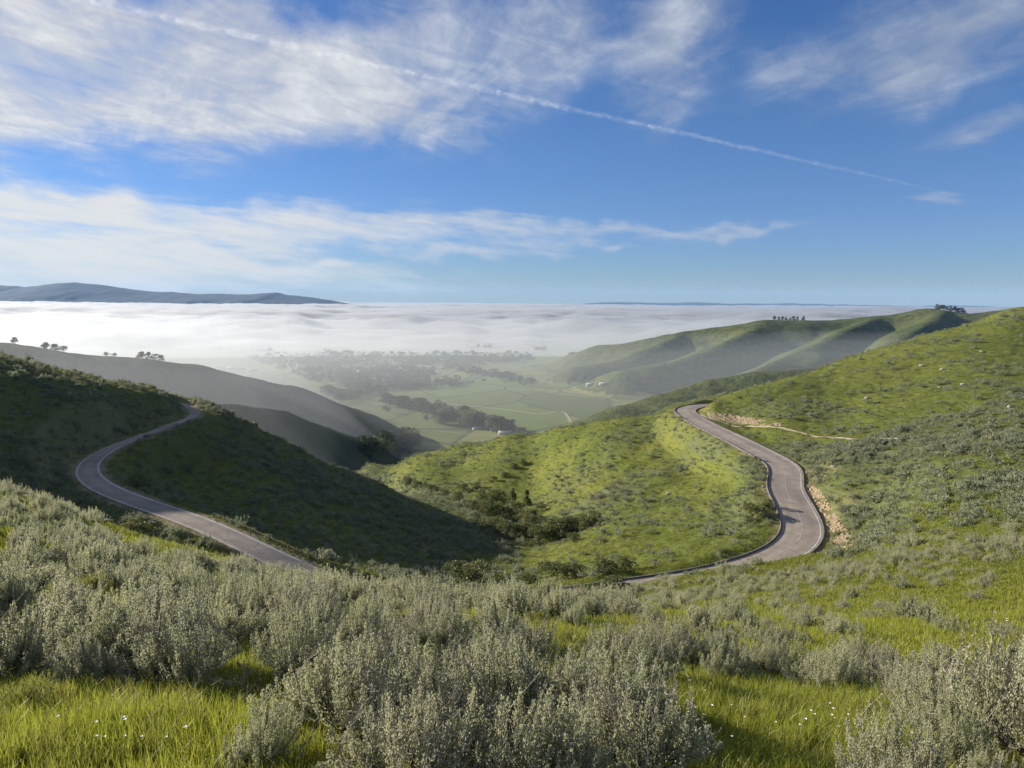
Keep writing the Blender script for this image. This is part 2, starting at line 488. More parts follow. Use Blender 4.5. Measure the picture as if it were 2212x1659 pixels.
def terrain(x, y):
    """height, region, bank mask for flat arrays"""
    r = np.hypot(x, y)
    z = np.empty_like(x); reg = np.full(x.shape, 6); bank = np.zeros_like(x)
    w = sstep(330, 540, r)
    mf = w > 0
    if mf.any():
        zf, rf = z_far(x[mf], y[mf])
        far = r[mf] > 4000
        z[mf] = zf; reg[mf] = rf
    mn = w < 1
    if mn.any():
        xn, yn, rn = x[mn], y[mn], r[mn]
        zn = z_tps(xn, yn)
        zn = zn + 0.6 * fbm(xn / 14, yn / 14, 4, 31) * sstep(30, 120, rn) + 0.10 * fbm(xn / 1.6, yn / 1.6, 3, 33) * sstep(1.0, 6.0, rn)
        zn = zn + 0.26 * fbm(xn / 3.2, yn / 3.2, 3, 35) * sstep(45, 90, rn)
        zn = zn + 0.7 * np.minimum(0, fbm(xn / 30, yn / 30, 3, 37)) * sstep(60, 140, rn)
        wm = w[mn]
        zfar = np.where(wm > 0, z[mn], 0)
        zn = zn * (1 - wm) + zfar * wm
        d, zr, hw = road_dist(xn, yn)
        up = zn - zr
        edge = hw + 0.55
        bl = np.where(up > 0, 2.6 + 0.9 * np.clip(up, 0, 3), 6.0)
        k = sstep(0, 1, np.clip((d - edge) / bl, 0, 1))
        zc = (zr - 0.10) * (1 - k) + zn * k
        bank[mn] = np.where((up > 0.3), sstep(0.3, 1.1, up) * sstep(-0.2, 0.4, d - edge) * (1 - sstep(bl * 0.8, bl * 1.25, d - edge)), 0)
        gravel = (1 - sstep(0.2, 1.5, d - hw + 0.5 * fbm(xn / 2, yn / 2, 2, 79))) * 0.7
        bank[mn] *= np.where(xn < 0, 0.28, 0.22) * sstep(-0.5, 0.15, fbm(xn / 5, yn / 5, 3, 77))
        ub, vb = to_px(xn, yn, zc)
        cut = (in_poly(ub, vb, [(1528, 890), (1600, 899), (1690, 914), (1690, 921), (1600, 915), (1532, 904)]) | in_poly(ub, vb, [(1738, 1040), (1768, 1056), (1806, 1110), (1846, 1172), (1838, 1204), (1806, 1180), (1764, 1112), (1740, 1075)]) |
               in_poly(ub, vb, [(1690, 985), (1720, 1000), (1745, 1030), (1725, 1020)])) & (rn > 80) & (rn < 240)
        bank[mn] = np.where(cut, np.maximum(bank[mn], sstep(-0.45, 0.1, fbm(xn / 3, yn / 3, 3, 78))), bank[mn])
        bank[mn] = np.maximum(bank[mn], gravel)
        z[mn] = zc
        # regions
        xr = np.interp(yn, [0, 60, 120, 176, 202, 232, 285, 350, 440, 600], [0, 0, 2, -6, -18, -33, -53, -75, -95, -110])
        rg = np.where(d < edge + 0, 0, 0)
        yb = np.interp(xn, [-200, -75, -61, -45, -20, 0, 12, 30, 45, 60, 90], [66, 66, 66, 70, 70, 71, 74, 77, 78, 66, 40])
        rg = np.where(yn < yb, 0, np.where(xn < xr, 1, 2))
        reg[mn] = np.where(wm < 0.55, rg, reg[mn])
    return z, reg, bank


def Zt(x, y):
    return terrain(np.atleast_1d(np.asarray(x, float)), np.atleast_1d(np.asarray(y, float)))[0]


# ------------------------------------------------------------------ where the sagebrush grows (pixel polygons -> ground)
GRASS_POLYS = [
    [(-1600, 1330), (-500, 1400), (-120, 1500), (150, 1480), (400, 1545), (540, 1610), (640, 1659), (640, 4000), (-2600, 4000)],
    [(385, 1450), (520, 1375), (600, 1440), (590, 1560), (530, 1610), (420, 1545)],
    [(1420, 1470), (1560, 1475), (1750, 1505), (1950, 1500), (2010, 1560), (1940, 1720), (1400, 1760), (1370, 1600)],
    [(120, 1135), (330, 1135), (530, 1205), (480, 1232), (250, 1185)],
    [(960, 1350), (1180, 1335), (1300, 1395), (1330, 1450), (1150, 1420), (980, 1400)],
]
BAND = [(1400, 1305), (1520, 1276), (1700, 1240), (1850, 1204), (2300, 1145), (2300, 1200), (1900, 1244), (1750, 1268), (1580, 1294), (1450, 1318)]
SPARSE = [(1300, 1300), (1480, 1272), (1700, 1248), (1900, 1240), (2300, 1190), (2300, 1400), (2000, 1425), (1750, 1400), (1500, 1365)]
HILL_POLYS = [   # polygon, plants per square metre
    (BAND, 0.8),
    ([(1465, 890), (1540, 915), (1690, 1005), (1670, 1060), (1560, 1010), (1450, 950)], 0.55),
    ([(1180, 1130), (1300, 1055), (1480, 975), (1510, 1000), (1340, 1085), (1200, 1150)], 0.38),
    ([(1540, 1080), (1640, 1040), (1690, 1160), (1640, 1205), (1500, 1180)], 0.34),
    ([(1640, 960), (1830, 960), (2030, 900), (2300, 820), (2300, 1250), (1800, 1215), (1760, 1060)], 0.75),
    ([(480, 960), (800, 1040), (1080, 1170), (1100, 1240), (800, 1235), (560, 1110), (420, 1010)], 0.60),
    ([(1080, 1060), (1300, 990), (1330, 1010), (1150, 1090)], 0.20),
    ([(1560, 880), (1750, 860), (1900, 930), (1830, 945), (1700, 920), (1600, 905)], 0.20),
]


def hill_density(x, y, z):
    u, v = to_px(x, y, z)
    n = fbm(x / 16, y / 16, 4, 51)
    d = 0.06 + 0.16 * sstep(0.05, 0.45, n)
    d = np.where((x < np.interp(y, [60, 120, 176, 232, 285], [0, 2, -6, -33, -53])), 0.30 + 0.3 * sstep(-0.1, 0.4, n), d)
    for p, k in HILL_POLYS:
        m = in_poly(u, v, p)
        d = np.where(m, k * (0.35 + 0.9 * sstep(-0.25, 0.25, n)), d)
    return d


# ------------------------------------------------------------------ materials
def new_mat(name):
    m = bpy.data.materials.new(name); m.use_nodes = True
    t = NT(m.node_tree); t.n.clear()
    return m, t


def finish(t, surf, disp=None):
    o = t.node('ShaderNodeOutputMaterial'); t.put(o.inputs['Surface'], surf)


def principled(t, col, rough=0.9, spec=0.2, normal=None):
    b = t.node('ShaderNodeBsdfPrincipled')
    if isinstance(col, tuple): col = (*col[:3], 1)
    t.put(b.inputs['Base Color'], col); t.put(b.inputs['Roughness'], rough); b.inputs['Specular IOR Level'].default_value = spec
    if normal is not None: t.put(b.inputs['Normal'], normal)
    return b.outputs[0]


def bump(t, h, strength, dist):
    b = t.node('ShaderNodeBump'); b.inputs['Strength'].default_value = strength; b.inputs['Distance'].default_value = dist
    t.put(b.inputs['Height'], h)
    return b.outputs[0]


def leaf_mat(name, c1, c2, trans=0.3, spec=0.25, rough=0.6, tint=None):
    """leaf colour varies from plant to plant and within the plant"""
    m, t = new_mat(name)
    ob = t.node('ShaderNodeObjectInfo'); co = t.node('ShaderNodeTexCoord').outputs['Object']
    n = t.noise(co, 9.0, 3, 0.6)
    f = t.math('ADD', t.math('MULTIPLY', ob.outputs['Random'], 0.65), t.math('MULTIPLY', t.math('SUBTRACT', n, 0.3), 0.9), clamp=True)
    col = t.mix(f, c1, c2)
    if tint:
        r2 = t.math('FRACT', t.math('MULTIPLY', ob.outputs['Random'], 17.3))
        col = t.mix(t.smooth(r2, 0.72, 0.9, 0, 0.75), col, tint)
    pr = principled(t, col, rough, spec)
    tr = t.node('ShaderNodeBsdfTranslucent'); t.put(tr.inputs[0], col)
    mx = t.node('ShaderNodeMixShader'); mx.inputs[0].default_value = trans
    t.put(mx.inputs[1], pr); t.put(mx.inputs[2], tr.outputs[0])
    finish(t, mx.outputs[0])
    return m


def plain_mat(name, c1, c2, scale=3.0, rough=0.85, spec=0.2, bstr=0.0):
    m, t = new_mat(name)
    co = t.node('ShaderNodeTexCoord').outputs['Object']
    n = t.noise(co, scale, 5, 0.6)
    col = t.mix(t.smooth(n, 0.3, 0.7), c1, c2)
    nm = bump(t, n, bstr, 0.05) if bstr else None
    finish(t, principled(t, col, rough, spec, nm))
    return m


def ground_mat():
    m, t = new_mat('hill_grass')
    pos = t.node('ShaderNodeNewGeometry').outputs['Position']
    big = t.noise(pos, 0.035, 5, 0.6, 0.4); mid = t.noise(pos, 0.35, 5, 0.65); fine = t.noise(pos, 3.2, 6, 0.7)
    g = t.mix(t.smooth(big, 0.35, 0.65), (0.102, 0.126, 0.018), (0.148, 0.156, 0.027))
    g = t.mix(t.smooth(mid, 0.40, 0.68, 0, 0.65), g, (0.075, 0.098, 0.020))
    g = t.mix(t.smooth(fine, 0.45, 0.75, 0, 0.55), g, (0.175, 0.172, 0.055))
    g = t.mix(t.math('MULTIPLY', t.attr('sage'), t.smooth(fine, 0.3, 0.6)), g, (0.105, 0.115, 0.062))
    soil = t.mix(fine, (0.24, 0.175, 0.105), (0.40, 0.31, 0.20))
    soil = t.mix(t.smooth(mid, 0.5, 0.7, 0, 0.5), soil, (0.17, 0.13, 0.08))
    g = t.mix(t.math('MULTIPLY', t.attr('bank'), t.smooth(mid, 0.22, 0.52)), g, soil)
    h = t.math('ADD', t.math('MULTIPLY', fine, 0.5), mid)
    finish(t, principled(t, g, 0.95, 0.1, bump(t, h, 0.9, 0.35)))
    return m


def near_ground_mat():
    m, t = new_mat('foreground_soil')
    pos = t.node('ShaderNodeNewGeometry').outputs['Position']
    mid = t.noise(pos, 0.8, 5, 0.65); fine = t.noise(pos, 14, 6, 0.7)
    g = t.mix(t.smooth(mid, 0.35, 0.65), (0.085, 0.110, 0.020), (0.130, 0.140, 0.030))
    g = t.mix(t.smooth(fine, 0.45, 0.75, 0, 0.6), g, (0.075, 0.065, 0.030))
    soil = t.mix(fine, (0.30, 0.22, 0.14), (0.44, 0.35, 0.24))
    g = t.mix(t.attr('bank'), g, soil)
    finish(t, principled(t, g, 0.95, 0.1, bump(t, fine, 0.8, 0.05)))
    return m


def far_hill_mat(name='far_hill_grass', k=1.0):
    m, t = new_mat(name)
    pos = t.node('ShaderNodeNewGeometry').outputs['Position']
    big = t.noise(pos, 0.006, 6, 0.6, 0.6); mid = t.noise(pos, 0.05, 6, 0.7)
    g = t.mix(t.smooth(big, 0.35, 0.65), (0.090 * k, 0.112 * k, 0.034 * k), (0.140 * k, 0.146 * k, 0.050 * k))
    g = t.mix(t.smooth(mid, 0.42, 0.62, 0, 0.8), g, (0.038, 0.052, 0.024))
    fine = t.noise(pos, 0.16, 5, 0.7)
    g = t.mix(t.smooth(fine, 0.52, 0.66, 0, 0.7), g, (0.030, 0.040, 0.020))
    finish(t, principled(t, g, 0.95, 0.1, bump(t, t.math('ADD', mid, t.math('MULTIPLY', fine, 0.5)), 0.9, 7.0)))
    return m


def valley_mat():
    m, t = new_mat('valley_fields')
    pos = t.node('ShaderNodeNewGeometry').outputs['Position']
    mp = t.node('ShaderNodeMapping'); mp.inputs['Rotation'].default_value = (0, 0, R(24)); mp.inputs['Scale'].default_value = (0.0062, 0.0036, 0)
    t.put(mp.inputs[0], pos)
    vo = t.node('ShaderNodeTexVoronoi'); vo.distance = 'CHEBYCHEV'; vo.inputs['Scale'].default_value = 1.0; vo.inputs['Randomness'].default_value = 0.8
    t.put(vo.inputs['Vector'], mp.outputs[0])
    sp = t.node('ShaderNodeSeparateColor'); t.put(sp.inputs[0], vo.outputs['Color'])
    c = t.ramp(sp.outputs[0], [(0.0, (0.085, 0.125, 0.026)), (0.25, (0.17, 0.20, 0.038)), (0.5, (0.080, 0.100, 0.034)), (0.75, (0.20, 0.195, 0.065)), (1.0, (0.11, 0.15, 0.04))])
    wv = t.node('ShaderNodeTexWave'); wv.inputs['Scale'].default_value = 0.035; wv.inputs['Distortion'].default_value = 1.5
    mp2 = t.node('ShaderNodeMapping'); mp2.inputs['Rotation'].default_value = (0, 0, R(68)); t.put(mp2.inputs[0], pos)
    t.put(wv.inputs['Vector'], mp2.outputs[0])
    c = t.mix(t.math('MULTIPLY', t.smooth(wv.outputs['Fac'], 0.5, 0.9), t.smooth(sp.outputs[1], 0.45, 0.55, 0, 0.4)), c, (0.075, 0.095, 0.03))
    n = t.noise(pos, 0.02, 6, 0.65)
    c = t.mix(t.smooth(n, 0.42, 0.7, 0, 0.5), c, (0.08, 0.10, 0.03))
    vo2 = t.node('ShaderNodeTexVoronoi'); vo2.feature = 'DISTANCE_TO_EDGE'; vo2.inputs['Scale'].default_value = 1.0; vo2.inputs['Randomness'].default_value = 0.8
    t.put(vo2.inputs['Vector'], mp.outputs[0])
    c = t.mix(t.smooth(vo2.outputs['Distance'], 0.008, 0.026, 0.8, 0), c, (0.04, 0.05, 0.022))
    finish(t, principled(t, c, 0.95, 0.1))
    return m


M = {}
M['ground'] = ground_mat(); M['near'] = near_ground_mat(); M['far'] = far_hill_mat('far_hill_grass', 0.86); M['scrub_shade'] = far_hill_mat('scrubby_hill_shade_tone', 0.55); M['valley'] = valley_mat()  # scrub on the left ridges: grass colour darkened to stand in for shade


def asphalt_mat():
    m, t = new_mat('asphalt')
    pos = t.node('ShaderNodeNewGeometry').outputs['Position']
    a = t.noise(pos, 0.5, 5, 0.6); b = t.noise(pos, 24, 3, 0.6)
    c = t.mix(t.smooth(a, 0.3, 0.7), (0.250, 0.204, 0.158), (0.340, 0.280, 0.220))
    pt = t.node('ShaderNodeTexVoronoi'); pt.inputs['Scale'].default_value = 0.16; t.put(pt.inputs['Vector'], pos)
    ps = t.node('ShaderNodeSeparateColor'); t.put(ps.inputs[0], pt.outputs['Color'])
    c = t.mix(t.smooth(ps.outputs[0], 0.72, 0.78, 0, 0.45), c, (0.16, 0.142, 0.128))
    c = t.mix(t.smooth(b, 0.4, 0.8, 0, 0.35), c, (0.33, 0.30, 0.27))
    crack = t.node('ShaderNodeTexVoronoi'); crack.feature = 'DISTANCE_TO_EDGE'; crack.inputs['Scale'].default_value = 0.22
    t.put(crack.inputs['Vector'], t.vmath('ADD', pos, t.noise(pos, 0.6, 3, 0.6, color=True)))
    c = t.mix(t.smooth(crack.outputs['Distance'], 0.0, 0.012, 0.55, 0), c, (0.05, 0.048, 0.046))
    tyre = t.attr('track')
    c = t.mix(t.math('MULTIPLY', tyre, 0.35), c, (0.15, 0.132, 0.12))
    finish(t, principled(t, c, 0.85, 0.3, bump(t, b, 0.3, 0.02)))
    return m


M['asphalt'] = asphalt_mat()
M['line'] = plain_mat('road_paint', (0.68, 0.67, 0.62), (0.40, 0.385, 0.35), 0.9, 0.7)
M['centre'] = plain_mat('worn_centre_paint', (0.46, 0.43, 0.36), (0.27, 0.245, 0.205), 0.6, 0.8)
M['kerb'] = plain_mat('kerb_concrete', (0.085, 0.080, 0.072), (0.16, 0.15, 0.135), 1.2, 0.9, bstr=0.4)
M['dirt'] = plain_mat('path_dirt', (0.28, 0.23, 0.15), (0.40, 0.34, 0.24), 1.0, 0.95, bstr=0.4)
M['rock'] = plain_mat('rock', (0.26, 0.20, 0.125), (0.41, 0.33, 0.23), 1.1, 0.9, bstr=0.7)
M['stone'] = plain_mat('pale_stone', (0.24, 0.23, 0.19), (0.38, 0.36, 0.32), 2.0, 0.9, bstr=0.6)
M['wood'] = plain_mat('weathered_wood', (0.12, 0.10, 0.075), (0.20, 0.175, 0.14), 3.0, 0.9, bstr=0.4)
M['steel'] = plain_mat('dull_steel', (0.30, 0.30, 0.30), (0.42, 0.42, 0.41), 3.0, 0.55)
M['sage'] = leaf_mat('sagebrush_leaf', (0.325, 0.338, 0.190), (0.465, 0.460, 0.295), 0.45, 0.15, 0.6, tint=(0.345, 0.335, 0.225))
M['sage_far'] = leaf_mat('sagebrush_leaf_far', (0.205, 0.226, 0.128), (0.315, 0.322, 0.215), 0.34, 0.2, 0.7)
M['rabbit'] = leaf_mat('yellow_green_leaf', (0.190, 0.215, 0.045), (0.290, 0.290, 0.075), 0.45, 0.2, 0.55)
M['sagestem'] = plain_mat('sagebrush_bark', (0.085, 0.068, 0.050), (0.17, 0.145, 0.115), 30, 0.9)
M['stalk'] = plain_mat('dry_flower_stalk', (0.23, 0.21, 0.15), (0.33, 0.305, 0.23), 20, 0.9)
M['grass'] = leaf_mat('grass_blade', (0.215, 0.252, 0.024), (0.345, 0.350, 0.050), 0.54, 0.35, 0.42, tint=(0.26, 0.24, 0.075))
M['grass_far'] = leaf_mat('grass_blade_far', (0.148, 0.172, 0.020), (0.218, 0.228, 0.038), 0.43, 0.2, 0.6, tint=(0.21, 0.19, 0.07))
M['oak'] = leaf_mat('oak_leaf', (0.100, 0.118, 0.038), (0.170, 0.172, 0.058), 0.38, 0.3, 0.5)
M['tree'] = leaf_mat('tree_leaf', (0.045, 0.062, 0.022), (0.085, 0.095, 0.032), 0.2, 0.25, 0.6)
M['euc'] = leaf_mat('pale_tree_leaf', (0.115, 0.135, 0.052), (0.175, 0.180, 0.075), 0.3, 0.25, 0.6)
M['bark'] = plain_mat('tree_bark', (0.07, 0.055, 0.04), (0.14, 0.115, 0.09), 2.0, 0.95)
M['flower'] = plain_mat('white_petal', (0.75, 0.74, 0.68), (0.82, 0.80, 0.74), 3, 0.7)
M['wall'] = plain_mat('pale_wall', (0.36, 0.345, 0.31), (0.46, 0.45, 0.41), 0.4, 0.85)
M['roof'] = plain_mat('metal_roof', (0.34, 0.34, 0.34), (0.46, 0.46, 0.45), 0.4, 0.5)
M['roof2'] = plain_mat('brown_roof', (0.16, 0.12, 0.10), (0.26, 0.20, 0.17), 0.4, 0.8)
M['glass'] = plain_mat('dark_glass', (0.03, 0.035, 0.04), (0.05, 0.055, 0.06), 1.0, 0.15, 0.5)
M['mount'] = plain_mat('mountain_scrub', (0.020, 0.026, 0.026), (0.038, 0.044, 0.040), 0.002, 0.95)


# ------------------------------------------------------------------ terrain meshes
def build_terrain():
    az = np.concatenate([np.linspace(-180, -60, 40, endpoint=False), np.linspace(-60, -38, 50, endpoint=False),
                         np.linspace(-38, 38, 820, endpoint=False), np.linspace(38, 60, 50, endpoint=False), np.linspace(60, 180, 40, endpoint=False)])
    rr = np.concatenate([np.geomspace(0.5, 30, 110, endpoint=False), np.geomspace(30, 72, 70, endpoint=False), np.geomspace(72, 240, 250, endpoint=False),
                         np.geomspace(240, 700, 110, endpoint=False), np.geomspace(700, 3600, 130, endpoint=False), np.geomspace(3600, 29800, 24)])
    a = np.radians(az)
    X = rr[:, None] * np.sin(a)[None]; Y = rr[:, None] * np.cos(a)[None]
    nr, na = X.shape
    x, y = X.ravel(), Y.ravel()
    z, reg, bank = terrain(x, y)
    sage = np.zeros_like(x); r = np.hypot(x, y)
    m = (r > 40) & (r < 420)
    sage[m] = np.clip(hill_density(x[m], y[m], z[m]) * 2.2, 0, 1)
    V = np.stack([x, y, z], 1)
    i = np.arange(nr - 1)[:, None] * na; j = np.arange(na)[None]; j2 = (j + 1) % na
    F = np.stack([i + j, i + na + j, i + na + j2, i + j2], -1).reshape(-1, 4)
    F = F[:, ::-1]
    # the cap under the camera
    fr = reg[F].max(1)
    names = {0: ('foreground_slope', M['near'], 'grassy slope in the foreground thick with grey sagebrush', 'slope'),
             1: ('shaded_hill', M['ground'], 'dark shaded hillside on the left crossed by the winding road', 'hill'),
             2: ('sunlit_hill', M['ground'], 'sunlit green hillside on the right where the road bends', 'hill'),
             3: ('hazy_hill', M['scrub_shade'], 'lower hazy spur just behind the dark hillside', 'hill'),
             4: ('misty_ridge', M['scrub_shade'], 'misty grey ridge with a few small trees on its crest', 'hill'),
             5: ('distant_hills', M['far'], 'folded blue-green hills beyond the sunlit slope', 'hills'),
             6: ('valley_floor', M['valley'], 'flat pale green fields of the valley floor in haze', 'valley')}
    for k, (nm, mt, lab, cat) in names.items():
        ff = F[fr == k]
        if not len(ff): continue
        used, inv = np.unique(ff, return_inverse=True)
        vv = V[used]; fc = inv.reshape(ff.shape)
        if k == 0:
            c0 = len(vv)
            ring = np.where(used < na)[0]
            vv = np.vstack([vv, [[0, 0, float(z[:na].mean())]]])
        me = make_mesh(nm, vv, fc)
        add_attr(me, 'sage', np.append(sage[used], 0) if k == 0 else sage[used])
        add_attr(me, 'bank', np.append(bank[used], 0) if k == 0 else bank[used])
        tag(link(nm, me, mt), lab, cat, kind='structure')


build_terrain()


# ------------------------------------------------------------------ road
def ribbon(name, line, nrm, offs, lift, mat, parent=None, closed=False, track=None):
    """sweep a cross-section (offset, height) along the line"""
    n = len(line); k = len(offs)
    V = np.zeros((n, k, 3))
    for q in range(k):
        o = offs[q]; o = o if np.ndim(o) else np.full(n, o)
        V[:, q, 0] = line[:, 0] + nrm[:, 0] * o; V[:, q, 1] = line[:, 1] + nrm[:, 1] * o
        V[:, q, 2] = line[:, 2] + lift[q]
    i = np.arange(n - 1)[:, None] * k; j = np.arange(k if closed else k - 1)[None]; j2 = (j + 1) % k
    F = np.stack([i + j, i + k + j, i + k + j2, i + j2], -1).reshape(-1, 4)[:, ::-1]
    me = make_mesh(name, V.reshape(-1, 3), F, smooth=not closed)
    if track is not None:
        add_attr(me, 'track', np.tile(track, n))
    return link(name, me, mat, parent)


qs = np.linspace(-1, 1, 13)
road = ribbon('road', ROAD, ROAD_N, [HALF * q for q in qs], [0.05 - 0.05 * abs(q) for q in qs], M['asphalt'],
              track=[math.exp(-((abs(q) - 0.5) / 0.16) ** 2) for q in qs])
tag(road, 'narrow winding asphalt road contouring round the green hillsides', 'road', kind='structure')
iv = np.arange(len(ROAD)) / len(ROAD)


def seg(a, b):
    return slice(int(a * len(ROAD)), int(b * len(ROAD)))


for nm, off, w, s, mt in (('edge_line', 1, 0.13, seg(.52, .78), 'line'), ('edge_line', 1, 0.10, seg(.05, .40), 'line'), ('edge_line', -1, 0.13, seg(.14, .34), 'line'), ('centre_line', 0, 0.11, seg(.50, .97), 'centre')):
    L = ROAD[s]; N = ROAD_N[s]; H = HALF[s]
    c = off * (H - 0.28)
    ribbon(nm, L, N, [c - w / 2, c + w / 2], [0.058 if off == 0 else 0.016] * 2, M[mt], road)
for side in (-1, 1):
    s = seg(.36, 1.0) if side < 0 else seg(.50, .97)
    L = ROAD[s]; N = ROAD_N[s]; H = HALF[s]; e = H + 0.02
    h = 0.17 if side < 0 else 0.11
    ribbon('kerb', L, N, [side * e, side * (e + 0.03), side * (e + 0.22), side * (e + 0.28)][::side], [-0.25, h, h, -0.35][::side], M['kerb'], road, closed=True)

pn = np.gradient(PATH[:, :2], axis=0); pn /= np.linalg.norm(pn, axis=1)[:, None]; pn = np.stack([pn[:, 1], -pn[:, 0]], 1)
pw = 0.42
PV = []
for q in (-pw, 0, pw):
    xx = PATH[:, 0] + pn[:, 0] * q; yy = PATH[:, 1] + pn[:, 1] * q
    PV.append(np.stack([xx, yy, Zt(xx, yy) + 0.14], 1))
PV = np.stack(PV, 1); n = len(PATH)
i = np.arange(n - 1)[:, None] * 3; j = np.arange(2)[None]
pf = np.stack([i + j, i + 3 + j, i + 4 + j, i + 1 + j], -1).reshape(-1, 4)[:, ::-1]
tag(link('footpath', make_mesh('footpath', PV.reshape(-1, 3), pf), M['dirt']), 'thin pale dirt footpath leaving the road at the far bend', 'path', kind='structure')


# ------------------------------------------------------------------ plant prototypes
def rand_unit(n, g):
    v = g.normal(size=(n, 3)); return v / np.linalg.norm(v, axis=1)[:, None]


def leaf_quads(pos, d, side, L, W):
    """kite-shaped leaves: base, two sides, tip"""
    n = len(pos); L = np.reshape(L, (-1, 1)); W = np.reshape(W, (-1, 1))
    V = np.stack([pos, pos + d * L * 0.55 + side * W * 0.5, pos + d * L, pos + d * L * 0.55 - side * W * 0.5], 1)
    F = np.arange(n * 4).reshape(n, 4)
    return V.reshape(-1, 3), F


def tubes(lines, rad, sides=3):
    """lines (n,k,3), rad (n,k)"""
    n, k, _ = lines.shape
    t = np.gradient(lines, axis=1); t /= np.linalg.norm(t, axis=2)[..., None] + 1e-9
    ref = np.where(np.abs(t[..., 2:3]) > 0.9, np.array([1.0, 0, 0]), np.array([0, 0, 1.0]))
    a = np.cross(t, ref); a /= np.linalg.norm(a, axis=2)[..., None] + 1e-9; b = np.cross(t, a)
    V = []
    for s in range(sides):
        an = 2 * math.pi * s / sides
        V.append(lines + (a * math.cos(an) + b * math.sin(an)) * rad[..., None])
    V = np.stack(V, 2)                       # n,k,sides,3
    idx = np.arange(n * k * sides).reshape(n, k, sides)
    F = np.stack([idx[:, :-1], np.roll(idx, -1, 2)[:, :-1], np.roll(idx, -1, 2)[:, 1:], idx[:, 1:]], -1).reshape(-1, 4)
    return V.reshape(-1, 3), F


def merge(parts):
    Vs, Fs, o = [], [], 0
    for v, f in parts:
        Vs.append(v); Fs.append(f + o); o += len(v)
    return np.vstack(Vs), np.vstack(Fs)


